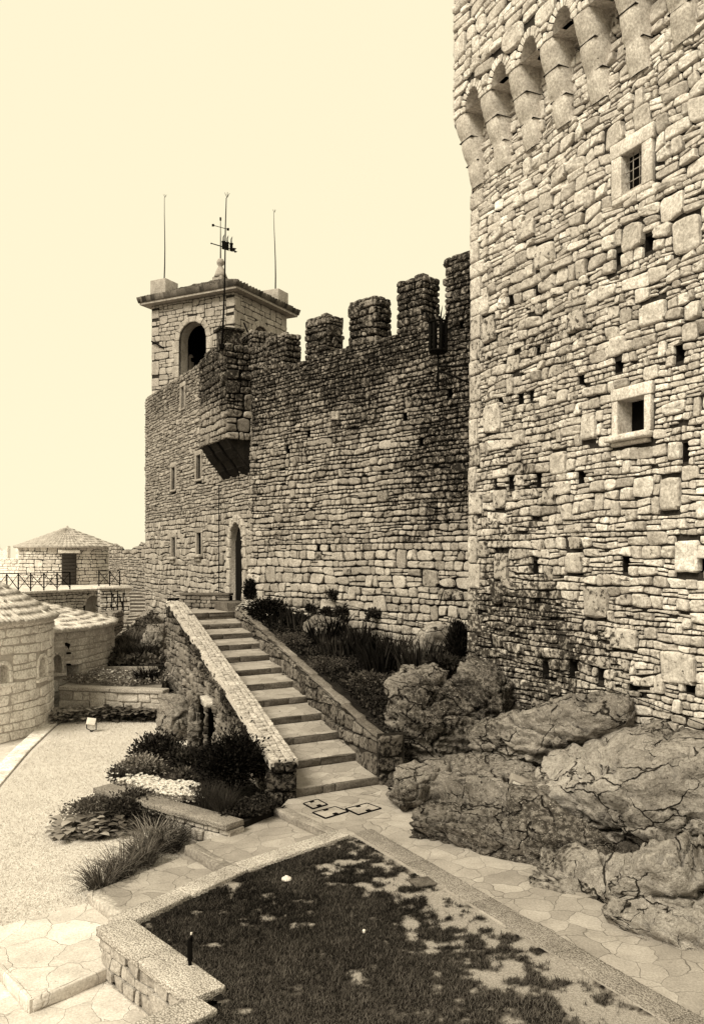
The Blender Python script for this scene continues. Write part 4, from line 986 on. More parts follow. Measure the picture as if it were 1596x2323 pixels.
for zz in (zt - .2, (zt + zb) / 2): mb = MB(); lathe(mb, p + Z * zz, [(.05, 0), (.065, 0), (.065, .04), (.05, .04)], 10); mb.build('pipe_clip', M['iron'], dp)
c3 = at(153, 1262, 43.)[:2]
tz = 2.22
h3, f3 = round_house('round_turret', 'round stone turret with a conical tiled roof and a brown door on the upper terrace', 'turret', c3, 2.3, 1.9, 4.05, 5.0, .06, 'turret', 'tile', (.12, .22), tiles=44, rows=8, ov=.26, th=(-3.3, .4), tone=(.42, .14), mort='mortar_mid')
a, _, P = hit_cyl(157, c3, 2.3); n_ = A([math.cos(a), math.sin(a), 0]); s_ = A([-n_[1], n_[0], 0]); mb = MB(); zt = EYE - (1256 - HY) / F * P[1]; hh = (zt - tz) / 2
rbox(mb, v3(P, tz + hh) - n_ * .0, A([s_, n_, Z]), (.34, .10, hh), .01, .001, tone=.3)
for k in range(9): rbox(mb, v3(P, tz + .1 + k * hh * 2 / 9 + .05) + n_ * .10, A([s_, n_, Z]), (.30, .012, hh / 9 * .8), .006, .001, tone=.5)
mb.build('door', M['wood'], h3); mb = MB(); rbox(mb, v3(P, zt + .1) + n_ * .02, A([s_, n_, Z]), (.5, .12, .08), .02, .004, tone=.7); mb.build('lintel', M['turret'], h3)
# swallow-tailed wall behind the turret on the far left
wl0, wl1 = at(-70, 1262, 47.), at(150, 1262, 47.); uW = unit(v3(wl1 - wl0, 0)); nW = A([uW[1], -uW[0], 0]); LW = np.linalg.norm((wl1 - wl0)[:2])
sw = thing('battlement_wall', 'pale low wall with notched swallow-tailed merlons behind the round turret', 'wall', v3(wl0, 2.))
mb = MB(); fn = plane(v3(wl0, 0), uW, nW); S = layout((0, LW), (1.6, 3.5), R6, (.14, .24), (1.2, 3), wav=.15); stones(mb, S, fn, R6, gap=.008, prot=(.005, .025), N=8, tone=(.65, .1), rec=.04, tilt=.05); backing(mb, (0, LW), (1.6, 3.5), fn, -.012, tone=.5); prism(mb, [v3(wl0, 0) - nW * .05, v3(wl1, 0) - nW * .05, v3(wl1, 0) - nW * .5, v3(wl0, 0) - nW * .5], 1.6, 3.48, 1, .5); mb.build('wall', [M['pale'], M['mortar_pale']], sw)
for i, px in enumerate((-28, 5, 45, 78, 106, 134)):
    p = at(px, 1262, 47.); s_ = np.dot(p - wl0, uW); w = .62 if i != 2 else .42; mb = MB(); zt = 4.18
    q = [(s_ - w / 2, 3.47), (s_ + w / 2, 3.47), (s_ + w / 2, zt), (s_, zt - .34), (s_ - w / 2, zt)]
    for d_, fl in ((.0, 0), (-.4, 1)):
        P = fn(A([x for x, y in q]), A([y for x, y in q]), np.full(5, d_)); mb.add(P, T=[[0, 1, 3], [1, 2, 3], [0, 3, 4]] if not fl else [[0, 3, 1], [1, 3, 2], [0, 4, 3]], tone=.65)
    Pa = fn(A([x for x, y in q]), A([y for x, y in q]), np.full(5, .0)); Pb = fn(A([x for x, y in q]), A([y for x, y in q]), np.full(5, -.4)); k = np.arange(5); j = (k + 1) % 5
    mb.add(np.r_[Pa, Pb], np.stack([k, k + 5, j + 5, j], -1), tone=.65); mb.build('merlon', M['pale'], sw, smooth=False)
# rubble wall joining turret and gate building
bw0, bw1 = at(247, 1262, 41.6), at(336, 1262, 34.6); uW = unit(v3(bw1 - bw0, 0)); nW = A([uW[1], -uW[0], 0]); nW = nW if np.dot(nW, -bw0) > 0 else -nW; LW = np.linalg.norm((bw1 - bw0)[:2])
jw = thing('rubble_wall', 'dark rubble wall joining the round turret to the gate building', 'wall', v3(bw0, 0)); fn = plane(v3(bw0, 0), uW, nW)
vt = lambda u: 4.05 + .16 * np.sin(u * 1.1) + .04 * np.sin(u * 5)
mb = MB(); S = layout((0, LW), (-.4, 4.3), R6, (.09, .19), (1., 2.8), wav=.3, vmax=vt); stones(mb, S, fn, R6, gap=.012, prot=(.005, .04), N=8, tone=(.45, .16), rec=.05, tilt=.1)
backing(mb, (0, LW), (-.6, 4.3), fn, -.03, tone=.4, vmax=lambda u: vt(u) - .04); prism(mb, [v3(bw0, 0) - nW * .06, v3(bw1, 0) - nW * .06, v3(bw1, 0) - nW * .6, v3(bw0, 0) - nW * .6], -.6, 3.9, 1, .4)
mb.build('wall', [M['gate'], M['mortar']], jw)
# terrace: retaining wall with arch, floor, pier
tw0, tw1 = at(-80, 1262, 30.2), at(222, 1262, 35.6); uT = unit(v3(tw1 - tw0, 0)); nTw = A([uT[1], -uT[0], 0]); LT = np.linalg.norm((tw1 - tw0)[:2])
ter = thing('terrace_wall', 'stone terrace wall with a round-arched opening and a coat-of-arms stone, under the railing', 'wall', v3(tw0, 0)); fn = plane(v3(tw0, 0), uT, nTw)
sT = lambda px: (lambda r: (r * tw0[1] - tw0[0]) / (uT[0] - r * uT[1]))((px - CX) / F)
acu, ahw = sT(211), (sT(226) - sT(194)) / 2; asp = 1.55; ZTer = 2.22
mb = MB(); S = layout((0, LT + .2), (-.4, ZTer - .08), R6, (.11, .2), (1.1, 2.8), wav=.2, blocks=[arch_block(acu, ahw + .12, asp)]); stones(mb, S, fn, R6, gap=.01, prot=(.005, .03), N=8, tone=(.45, .15), rec=.04, tilt=.06)
q = arch_voussoirs(acu, ahw, asp, .13, 9); stones(mb, q, fn, R6, gap=.006, prot=(.01, .03), N=10, tone=(.5, .1), rec=.04)
arch_sheet(mb, (0, LT + .2), (-.6, ZTer - .08), acu, ahw, asp, -.6, fn, mi=1, tone=.4, soffit=1.2); uu, vv = np.meshgrid([acu - ahw, acu + ahw], [-.6, ZTer - .1], indexing='ij'); grid(mb, fn(uu, vv, np.full(uu.shape, -1.21)), 2)
mb.build('wall', [M['turret'], M['mortar_mid'], M['dark']], ter)
mb = MB()
for k in range(8):
    a, b = k * (LT + .3) / 8, (k + 1) * (LT + .3) / 8; fnbox(mb, (a + .004, b - .004), (ZTer - .08, ZTer + .03), (-.5, .12), fn, .02, .004, tone=.6 + .1 * (k % 2))
mb.build('coping', M['turret'], ter)
mb = MB(); s_ = sT(150); zc = EYE - (1388 - HY) / F * (tw0 + uT * s_)[1] + .15
V = A([(-.17, .2), (.17, .2), (.17, -.05), (.1, -.2), (0, -.26), (-.1, -.2), (-.17, -.05)]); k = np.arange(7); j = (k + 1) % 7
Pa = fn(s_ + V[:, 0], zc + V[:, 1], np.full(7, .09)); Pb = fn(s_ + V[:, 0], zc + V[:, 1], np.full(7, .0)); mb.add(Pa, T=[[0, i, i + 1] for i in range(1, 6)], tone=.7); mb.add(np.r_[Pa, Pb], np.stack([k, k + 7, j + 7, j], -1), tone=.5)
fnbox(mb, (s_ - .09, s_ + .09), (zc - .1, zc + .12), (.08, .11), fn, .02, .002, tone=.5); mb.build('shield', M['turret'], ter)
mb = MB(); a_, b_ = v3(tw0, 0), v3(tw1, 0)
prism(mb, [a_ - nTw * .45, b_ - nTw * .45, at(300, 1262, 38.)[:2], at(340, 1262, 60.)[:2], at(-150, 1262, 62.)[:2], at(-220, 1262, 34.)[:2]], -.6, ZTer - .01, 0, .6)
tf_ = mb.build('terrace_floor', M['paving_pale'], None, smooth=False); tag(tf_, 'pale paved terrace floor', None, None, 'structure')
pr0, pr1 = at(222, 1262, 35.5), at(293, 1262, 36.2); uP = unit(v3(pr1 - pr0, 0)); nP = A([uP[1], -uP[0], 0]); LP = np.linalg.norm((pr1 - pr0)[:2])
pier = thing('stair_pier', 'square stone pier with a flat slab top beside the upper steps', 'pier', v3(pr0, 0)); mb = MB()
boxstones(mb, v3(pr0, 0) + nP * .35, uP, nP, LP, 1.2, -.5, ZTer + .02, R6, (.12, .24), (1.1, 2.6), lambda u, v: 0 * u, faces='fr', prot=(.005, .03)); mb.build('wall', [M['turret'], M['mortar_mid']], pier)
mb = MB(); rbox(mb, v3(pr0, ZTer + .07) + uP * (LP / 2) + nP * -.2, A([uP, nP, Z]), (LP / 2 + .06, .64, .05), .02, .005, tone=.6); mb.build('slab', M['turret'], pier)
def railing(label, pts, h, rail=True, diag=1):
    t = thing('railing', label, 'railing', pts[0], 'iron railings on the terrace'); pts = [A(p) for p in pts]
    for p in pts: mb = MB(); tube(mb, [p, p + Z * h], .026, 6); mb.build('post', M['iron'], t)
    mb = MB()
    for i, (p, q_) in enumerate(zip(pts[:-1], pts[1:])):
        tube(mb, [p + Z * (h - .03), q_ + Z * .08], .017, 5)
        if diag: tube(mb, [p + Z * .08, q_ + Z * (h - .03)], .013, 5)
    mb.build('cross_bars', M['iron'], t)
    if rail: mb = MB(); tube(mb, [p + Z * h for p in pts], .018, 5); mb.build('handrail', M['iron'], t)
    return t
railing('long row of crossed iron railings along the terrace edge, in front of the turret door', [v3(tw0 + uT * sT(px) - nTw * .1, ZTer + .03) for px in (-40, -8, 20, 46, 74, 104, 134, 163)], .70)
railing('short crossed iron railing on top of the stone pier by the steps', [v3(pr0 + uP * LP * k - nP * .1, ZTer + .1) for k in (.06, .4, .72)], .66)
railing('low iron railing panel with slanting bars at the side of the upper steps', [at(px, 1384, 34.4) for px in (254, 267, 280)], .72, False, 0)
# steps beyond the bed, two flights
st = thing('far_steps', 'narrow stone steps climbing between the stone pier and the gate building', 'steps', at(300, 1450, 31.))
def far_step(p, q_, dv, z0, z):
    mb = MB(); prism(mb, [p[:2], q_[:2], q_[:2] + A(dv), p[:2] + A(dv)], z0, z, 0, .6); o = mb.build('step', M['retain'], st, smooth=False)
    mb = MB(); e = unit(v3(q_ - p, 0)); n_ = A([e[1], -e[0], 0]) * .02; prism(mb, [(p - n_ * 0)[:2], q_[:2], (q_ + n_)[:2], (p + n_)[:2]], z - .13, z - .035, 0, .3); mb.build('riser', M['step'], o, smooth=False)  # thin dark riser plate paints the shade under each tread
for k in range(7):
    Y = 33.6 + .34 * k; far_step(at(296 - k * .3, 1262, Y), at(332, 1262, Y), (0, .5), .2, 1.35 + k * .125)
for k in range(8):
    Y = 29.6 + .42 * k; far_step(at(268 + k * 3.2, 1262, Y), at(287 + k * 3.6, 1262, Y + .1), (.3, .55), -.4, .69 + k * .093)
# wall beside the lower flight
mb = MB(); p, q_ = at(257, 1262, 32.6), at(280, 1262, 34.4); U_ = unit(v3(q_ - p, 0)); N_ = A([U_[1], -U_[0], 0]); fw = thing('flight_wall', 'small dark stone wall below the low railing panel', 'wall', v3(p, 0))
boxstones(mb, v3(p, 0), U_, N_, np.linalg.norm((q_ - p)[:2]), .6, -.3, 1.38, R6, (.1, .2), (1.1, 2.6), lambda u, v: .3 + 0 * u, faces='fr'); mb.build('wall', [M['gate'], M['mortar']], fw)

# ================================================================== planting bed by the annex
R7 = np.random.default_rng(71)
def block_wall(name, label, p, q_, thick, z0, zt, mat, cope, rng, hr=(.13, .24), wr=(1.1, 2.8), ov=.05, ch=.09, side=1, mort='mortar', faces='flbr', seg=1.2, prot=(.005, .04), tone=(.55, .15), ex=(5, 10), jit=.035, gap=.007):
    """low retaining wall from p to q_ with slab coping; its face is on the right-hand side of p->q_ (side=1)"""
    t = thing(name, label, 'wall', v3((p + q_) / 2, z0)); p = v3(p, 0); q_ = v3(q_, 0); U_ = unit(q_ - p); N_ = A([U_[1], -U_[0], 0]) * side; L = np.linalg.norm(q_ - p)
    mb = MB(); boxstones(mb, p, U_, N_, L, thick, z0, zt - ch, rng, hr, wr, lambda u, v: 0 * u, faces=faces, top=False, prot=prot, mats_tone=tone, ex=ex, jit=jit, gap=gap); mb.build('wall', [M[mat], M[mort]], t)
    n_ = max(1, int(L / seg)); xs = np.linspace(0, L, n_ + 1)
    for a, b in zip(xs[:-1], xs[1:]):
        mb = MB(); rbox(mb, p + U_ * (a + b) / 2 - N_ * (thick - ov) / 2 + Z * (zt - ch / 2), A([U_, N_, Z]), ((b - a) / 2 - .003, (thick + ov) / 2, ch / 2), .012, .003, 6, tone=rng.uniform(.35, .7)); mb.build('coping_slab', M[cope], t)
    return t
block_wall('bed_wall', 'low pale stone retaining wall with flat coping in front of the far planting bed', at(134, 1262, 20.9), at(372, 1262, 20.3), .32, -.5, .38, 'retain', 'kerb_pale', R7, faces='fl', mort='mortar_pale', tone=(.6, .1), prot=(.002, .02))
mb = MB(); p, q_ = at(186, 1520, 24.), at(318, 1416, 30.); tube(mb, [], .1) if False else None
for k in range(5):
    a = p + (q_ - p) * k / 5; b = p + (q_ - p) * (k + 1) / 5; beam(mb, a, b - (b - a) * .01, .3, .3, .03, .006, tone=.5 + .1 * (k % 2), k=6)
for k in range(4):
    a = at(190 + k * 42, 1524, 24. - k * .1); b = at(190 + (k + 1) * 42 - 1, 1524, 23.9 - k * .1); beam(mb, a, b, .14, .3, .02, .005, tone=.6, k=6)
kb = mb.build('bed_kerb', M['kerb']); tag(kb, 'pale sloping kerb edging the triangular far planting bed', 'kerb')
# bed soil
def sheet(name, poly, z, mat, label, thick=.3):
    mb = MB(); prism(mb, poly, (A(z) - thick) if np.ndim(z) else z - thick, z); o = mb.build(name, M[mat], None, smooth=False); tag(o, label, None, None, 'structure'); return o
sheet('bed_soil', [at(140, 1262, 21.2)[:2], at(366, 1262, 20.7)[:2], at(372, 1262, 24)[:2], at(186, 1262, 24)[:2]], .34, 'soil_pale', 'soil of the far bed', .8)
mb = MB(); P = A([[at(190, 1518, 24.1), at(372, 1510, 24.)], [at(256, 1466, 27.), at(366, 1450, 27.5)], [at(322, 1416, 30.), at(352, 1400, 31)]]); grid(mb, P, flip=False); o = mb.build('bed_slope', M['soil']); tag(o, 'sloping soil of the far bed', None, None, 'structure')
# ================================================================== staircase
R8 = np.random.default_rng(81)
NS = 12; SL0, SL1 = A([-.83, 12.6]), A([-4.17, 22.1]); SR0, SR1 = A([.43, 13.33]), A([-3.14, 22.8]); RISE = .175
def sl(k): return SL0 + (SL1 - SL0) * (k - 1) / (NS - 1)
def sr(k): return SR0 + (SR1 - SR0) * (k - 1) / (NS - 1)
stair = thing('staircase', 'broad flight of paved stone steps climbing to the gate doorway', 'staircase', v3((SL0 + SR0) / 2, 0))
for k in range(1, NS + 1):
    L, Rr = sl(k), sr(k); L2, R2_ = (sl(k + 1), sr(k + 1)) if k < NS else (A([-5.2, 24.4]), A([-3.2, 24.2])); e = unit(Rr - L); L = L - e * .1; Rr = Rr + e * .1; L2 = L2 - e * .1 + (L2 - L) * .05; R2_ = R2_ + e * .1 + (R2_ - Rr) * .05
    z = RISE * k; mb = MB(); zf = z - (.055 if k < NS else 0.); prism(mb, [L + (L2 - L) * .02, Rr + (R2_ - Rr) * .02, R2_, L2], z - .4, [zf, zf, z, z], 0)
    W = np.linalg.norm(Rr - L); xs = np.sort(np.r_[0, (R8.uniform(.2, .8, 2) if k % 2 else R8.uniform(.35, .65, 1)) * W, W]); ax = frame2(e)
    stp = mb.build('step', M['paving'], stair, smooth=False); mb = MB()
    for a, b in zip(xs[:-1], xs[1:]):
        if b - a < .06: continue
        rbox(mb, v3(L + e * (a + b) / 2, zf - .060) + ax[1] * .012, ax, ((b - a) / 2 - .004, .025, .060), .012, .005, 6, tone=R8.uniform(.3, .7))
    mb.build('riser', M['step'], stp)  # riser darker than its tread to paint the shaded front
mb = MB(); p = on(502, 1392, 2.1); q_ = at(536, 1262, 23.6)
rbox(mb, A([-3.35, 23.55, 2.22]), frame2(uG[:2]), (.55, .32, .12), .02, .006, tone=.6); stp = mb.build('threshold', M['step'], stair)
block_wall('landing_wall', 'low dark stone wall across the head of the stairs left of the doorway', at(408, 1262, 24.1), at(521, 1262, 23.75), .3, 1.9, 2.56, 'stair_wall', 'step', R8, hr=(.09, .17), faces='fr', ch=.07, seg=.8)
# --- left parapet of the stairs
TL = 1.24; LO0 = A([-1.16, 12.48]); LO1 = LO0 + (SL1 - SL0) * TL; uL = v3(unit(LO1 - LO0), 0); nL = A([-uL[1], uL[0], 0]); LL = np.linalg.norm(LO1 - LO0)
ztop = lambda u: np.interp(np.asarray(u, float) / LL * TL, [0, .05, .294, .487, .584, 1., 1.18, 1.24], [.60, .68, 1.08, 1.34, 1.48, 2.10, 2.32, 2.34])
lfn = plane(v3(LO0, 0), uL, nL); lpar = thing('stair_parapet', 'long sloping rubble parapet with bright rough coping along the left of the stairs', 'wall', v3(LO0, 0))
nich = (4.85, 5.75, -.6, .55)
def lst(u, v): return np.clip(sstep(-.9, -.05, v - ztop(u) + .3 * n2(u, v, 1.2, 3)) * .9 + .35 * sstep(.1, .5, n2(u, v, 1.3, 5)) + sstep(4, 0, u) * .35, 0, 1)
mb = MB(); S = layout((0, LL), (-.6, 2.5), R8, (.10, .22), (.9, 2.6), big=.12, split=.12, wav=.35, blocks=[nich], vmax=lambda u: ztop(u) - .04)
stones(mb, S, lfn, R8, gap=.013, prot=(.01, .06), N=12, tilt=.15, ex=(2.8, 5.5), rec=.06, tone=(.5, .2), stain=lst, jit=.09)
backing(mb, (0, LL), (-.7, 2.6), lfn, -.03, holes=[nich], step=.4, vmax=lambda u: ztop(u) - .05, tone=.3); recess(mb, nich, lfn, .30, -.03, mi=1, tone=.1)
wid = lambda u: np.interp(np.asarray(u, float) / LL, [0, 1], [.34, .38])
ifn = lambda u, v, d: v3(LO0, 0) + u[..., None] * uL + v[..., None] * Z + (-wid(u) + 0 * v - d)[..., None] * nL
backing(mb, (0, LL), (-.7, 2.6), ifn, -.01, step=.4, vmax=lambda u: ztop(u) - .05, tone=.4)
S = layout((0, LL), (-.2, 2.5), R8, (.12, .22), (.9, 2.2), wav=.2, vmax=lambda u: ztop(u) - .04, vmin=lambda u: ztop(u) - .9); stones(mb, S, ifn, R8, N=8, tone=(.45, .15), rec=.03, prot=(0, .02))
efn = plane(v3(LO0, 0) - uL * .0, -nL, -uL); S = layout((0, .36), (-.3, .56), R8, (.2, .3), (.9, 1.6), wav=.1); stones(mb, S, efn, R8, gap=.012, prot=(.02, .07), N=12, tone=(.45, .15), stain=lambda u, v: .8 + 0 * u); backing(mb, (0, .36), (-.5, .58), efn, -.02, tone=.3)
efn = plane(v3(LO0, 0) + uL * LL, nL * -1, uL); backing(mb, (0, .8), (-.6, 2.4), efn, .0, tone=.4); S = layout((0, .8), (-.5, 2.4), R8, (.12, .22), (.9, 2.2), wav=.2); stones(mb, S, efn, R8, N=8, rec=.03)
mb.build('wall', [M['stair_wall'], M['mortar'], M['dark']], lpar)
mb = MB(); cfn = lambda u, v, d: v3(LO0, 0) + u[..., None] * uL + (ztop(u) + d - .04)[..., None] * Z + (.04 - v * (wid(u) + .08) / .44)[..., None] * nL
S = layout((0.0, LL), (0, .44), R8, (.10, .19), (.5, 1.3), big=.1, split=.06, wav=.2)
stones(mb, S, cfn, R8, gap=.005, prot=(.006, .03), N=12, tilt=.12, ex=(3, 6), rec=.08, tone=(.6, .18), jit=.07); backing(mb, (0, LL), (0, .44), cfn, -.02, step=.3, tone=.5)
for vv_ in (0., .44):
    uu = np.linspace(0, LL, 28); P = np.stack([cfn(uu, np.full(28, vv_), np.full(28, -.12)), cfn(uu, np.full(28, vv_), np.full(28, -.02))], 1); grid(mb, P, 1, .4)
mb.build('coping', [M['coping'], M['mortar_pale']], lpar)
mb = MB(); fnbox(mb, (4.75, 5.5), (.55, .70), (-.1, .22), lfn, .04, .012, tone=.8); mb.build('cap_stone', M['coping'], lpar)
# --- right retaining wall of the stairs
RO0, RO1 = A([.40, 13.30]), A([-3.14, 22.75]); uR = v3(unit(RO1 - RO0), 0); nR = A([-uR[1], uR[0], 0]); LR = np.linalg.norm(RO1 - RO0)
rtop = lambda u: np.interp(np.asarray(u, float) / LR, [0, 1], [.74, 2.27])
rfn = plane(v3(RO0, 0), uR, nR); rw = thing('planter_wall', 'sloping dark stone retaining wall between stairs and iris bed on their right', 'wall', v3(RO0, 0)); mb = MB()
rst = lambda u, v: np.clip(.45 + .6 * n2(u, v, 1.1, 15), 0, 1)
S = layout((0, LR), (-.2, 2.4), R8, (.15, .34), (1., 2.4), big=.1, split=.15, wav=.4, vmax=lambda u: rtop(u) - .05, vmin=lambda u: rtop(u) - 1.1)
stones(mb, S, rfn, R8, gap=.014, prot=(.0, .035), N=12, tilt=.08, ex=(3, 6), rec=.04, tone=(.5, .15), stain=rst, jit=.08); backing(mb, (0, LR), (-.4, 2.5), rfn, -.02, step=.5, vmax=lambda u: rtop(u) - .06, tone=.5)
efn = plane(v3(RO0, 0) - nR * .46, nR, -uR); S = layout((0, .46), (-.1, .78), R8, (.2, .3), (.9, 1.6), wav=.15); stones(mb, S, efn, R8, gap=.012, prot=(.01, .05), N=12, tone=(.45, .15), stain=lambda u, v: .7 + 0 * u); backing(mb, (0, .46), (-.3, .8), efn, -.02, tone=.3)
bfn = plane(v3(RO0, 0) - nR * .46, uR, -nR); backing(mb, (0, LR), (-.4, 2.5), bfn, 0, step=.5, vmax=lambda u: rtop(u) - .06)
mb.build('wall', [M['stair_wall'], M['mortar_mid']], rw); mb = MB()
x = 0.
while x < LR - .2:
    b = min(LR, x + R8.uniform(.5, 1.0)); beam(mb, v3(RO0, float(rtop(x)) - .03) + uR * x - nR * .12, v3(RO0, float(rtop(b)) - .03) + uR * (b - .01) - nR * .07, .17, .08, .03, .008, tone=R8.uniform(.1, .6), k=6); x = b
mb.build('coping', M['stair_wall'], rw)

# ================================================================== ground levels, paths, kerbs
mb = MB(); g = 900.; P = A([[[-g, -g, -.75], [-g, g, -.75]], [[g, -g, -.75], [g, g, -.75]]]); grid(mb, P, flip=True); o = mb.build('ground', M['soil_pale']); tag(o, 'earth around the castle', None, None, 'structure')
KI = [A([.034, 10.86]), A([2.44, 6.5]), A([4.3, 3.15])]; KW = .27
sheet('path', [(-1.02, 12.1), (-.16, 10.85), (.034, 10.86), (2.44, 6.5), (4.3, 3.1), (6.5, 3.4), (6.2, 6.), (4.6, 8.), (3.2, 10), (2.2, 12), (1.4, 13.6), (.6, 13.8), (-.9, 12.75)], 0., 'paving', 'crazy-paved path below the rocks', .5)
sheet('path', [(-1.0, 12.2), (-2.08, 10.83), (-1.30, 9.86), (.1, 10.8), (-.2, 11.4)], -.11, 'paving', 'crazy-paved path below the stair foot', .5)
sheet('path', [(-2.07, 10.84), (-2.94, 9.62), (-2.30, 8.75), (-1.0, 9.6), (-1.38, 9.99)], -.22, 'paving', 'crazy-paved path, third level', .5)
sheet('path', [(-2.93, 9.63), (-3.95, 8.78), (-2.85, 7.47), (-2.35, 8.08), (-2.1, 8.6), (-2.35, 8.95)], -.33, 'paving_pale', 'pale crazy-paved platform', .5)
sheet('pavement', [(-3.7, 8.95), (-5.4, 7.3), (-9., 7.), (-9., 2.), (-3.4, 3.5), (-1.2, 6.2), (-1.0, 7.0), (-2.2, 8.4), (-2.9, 9.3)], -.45, 'paving_low', 'lower pavement at the lawn corner', .3)
def edge_stones(pts, z, h, lb, mat='edge', w=.16, seg=.8):
    t = thing('step_edge', lb, 'step', v3(pts[0], z)); 
    for p, q_ in zip(pts[:-1], pts[1:]):
        p, q_ = A(p), A(q_); L = np.linalg.norm(q_ - p); n_ = max(1, int(L / seg)); 
        for k in range(n_):
            a = p + (q_ - p) * (k / n_); b = p + (q_ - p) * ((k + 1) / n_ - .006 / L); mb = MB(); beam(mb, v3(a, z - h / 2 + .004), v3(b, z - h / 2 + .004), w, h, .016, .005, tone=R8.uniform(.45, .75), k=6); mb.build('edge_stone', M[mat], t)
    return t
edge_stones([(-1.06, 12.12), (-.14, 10.9)], 0, .14, 'uppermost grey edge stones of the path steps, at the foot of the stairs')
edge_stones([(-2.08, 10.86), (-1.36, 9.95)], -.11, .14, 'middle grey edge stones of the descending path, beside the tufted grasses')
edge_stones([(-2.95, 9.65), (-2.36, 8.92)], -.22, .14, 'lowest pale edge stones of the descending path, near the lawn corner', 'retain')
edge_stones([(-2.32, 8.1), (-2.85, 7.5), (-3.9, 8.74)], -.33, .13, 'pale slab edge round the platform at lower left', 'paving_pale', .06)
def kerb_run(name, label, pts, w, z, h, mat, seg=1.15, off=0.):
    t = thing(name, label, 'kerb', v3(pts[0], z))
    for p, q_ in zip(pts[:-1], pts[1:]):
        p, q_ = A(p), A(q_); L = np.linalg.norm(q_ - p); n_ = max(1, round(L / seg)); s_ = unit(A([-(q_ - p)[1], (q_ - p)[0]])) * off
        for k in range(n_):
            a = p + (q_ - p) * (k / n_) + s_; b = p + (q_ - p) * ((k + 1) / n_ - .008 / L) + s_; mb = MB(); beam(mb, v3(a, z - h / 2), v3(b, z - h / 2), w, h, .012, .0025, tone=R8.uniform(.3, .7), k=6); mb.build('kerb_slab', M[mat], t)
    return t
kerb_run('kerb', 'pebbled concrete kerb between the dark lawn and the path under the rocks', [KI[0] + A([.0, .10]), KI[1], KI[2]], KW, .02, .2, 'kerb', off=.135)
kerb_run('kerb', 'pebbled concrete kerb between the dark lawn and the stepped path', [A([-.03, 10.86]), A([-1.19, 9.66]), A([-2.2, 8.20])], .27, .022, .2, 'kerb_pale', off=-.135)
# coped wall at the lawn corner
block_wall('corner_wall', 'low stone retaining wall with pale pebbled coping at the lower left corner of the lawn', A([-2.42, 8.14]), A([-1.27, 6.80]), .30, -.55, .045, 'retain', 'kerb_pale', R8, hr=(.12, .2), wr=(1.2, 2.4), ov=.05, ch=.08, side=1, mort='mortar_mid', tone=(.5, .12), faces='fr', seg=.75, prot=(.0, .014))
block_wall('corner_wall', 'short end of the coped lawn wall running out of the picture at the bottom', A([-1.24, 6.82]), A([-3.1, 4.85]), .26, -.55, .042, 'retain', 'kerb_pale', R8, side=1, mort='mortar_mid', faces='f', seg=.9)
LAWN = [(.03, 10.9), (2.5, 6.5), (4.4, 3.0), (1.5, 1.5), (-3., 4.7), (-1.05, 6.78), (-2.2, 8.15), (-1.19, 9.7)]
def bareness(P):
    m = fbm(P * A([1.5, 1.5, 0]), 4, 70); f = fbm(P * A([7., 7., 0]), 4, 75, .65)
    return -(f * 1.3 + .6 * m + .62 - sstep(-.9, 1.4, P[..., 0] - (9.2 - P[..., 1]) * .35) * .66), m, f
gx, gy = np.meshgrid(np.arange(-3.4, 4.6, .035), np.arange(2.6, 11.0, .035), indexing='ij'); GP = np.stack([gx, gy, 0 * gx - .012], -1)
def in_poly(P, poly):
    poly = A(poly, float); x, y = P[:, 0], P[:, 1]; c = np.zeros(len(P), bool); j = len(poly) - 1
    for i in range(len(poly)):
        a, b = poly[i], poly[j]; c ^= ((a[1] > y) != (b[1] > y)) & (x < (b[0] - a[0]) * (y - a[1]) / (b[1] - a[1] + 1e-12) + a[0]); j = i
    return c
b_, m_, f_ = bareness(GP); GP[..., 2] += f_ * .012 + m_ * .01; ok = in_poly(GP.reshape(-1, 3), LAWN).reshape(gx.shape); I = np.arange(gx.size).reshape(gx.shape); ok = ok[:-1, :-1] & ok[1:, :-1] & ok[1:, 1:] & ok[:-1, 1:]
Q = np.stack([I[:-1, :-1], I[1:, :-1], I[1:, 1:], I[:-1, 1:]], -1)[ok]; mb = MB(); mb.add(GP.reshape(-1, 3), Q, tone=np.clip(.5 + 1.1 * b_, 0, 1).ravel()); tag(mb.build('lawn', M['lawn_soil']), 'soil and thatch of the dark lawn', None, None, 'structure')
sheet('lawn', LAWN, -.09, 'soil', 'earth under the dark lawn', .4)
sheet('lawn', [(-1.0, 12.6), (-2.1, 10.75), (-2.95, 9.55), (-3.85, 8.8), (-5.0, 7.9), (-5.9, 13.8), (-6.5, 17.1), (-6.85, 19.6), (-7., 21.2), (-4.4, 21.2), (-2.2, 15.)], -.345, 'lawn_pale', 'pale lawn below the houses, glare painted into its colour', .3)
edge = [A([-5.0, 7.9]), A([-5.9, 13.8]), A([-6.52, 17.1]), A([-6.88, 19.6]), A([-7.1, 20.9])]
kerb_run('kerb', 'pale stone edging between the pale lawn and the round house', edge, .34, -.31, .16, 'pale', seg=1.6, off=.17)
sheet('pavement', [(-5.2, 7.9), (-5.95, 13.8), (-6.6, 17.1), (-6.95, 19.6), (-7.2, 21.4), (-12, 21), (-12, 7.9)], -.42, 'paving_low', 'pavement beside the round house', .3)
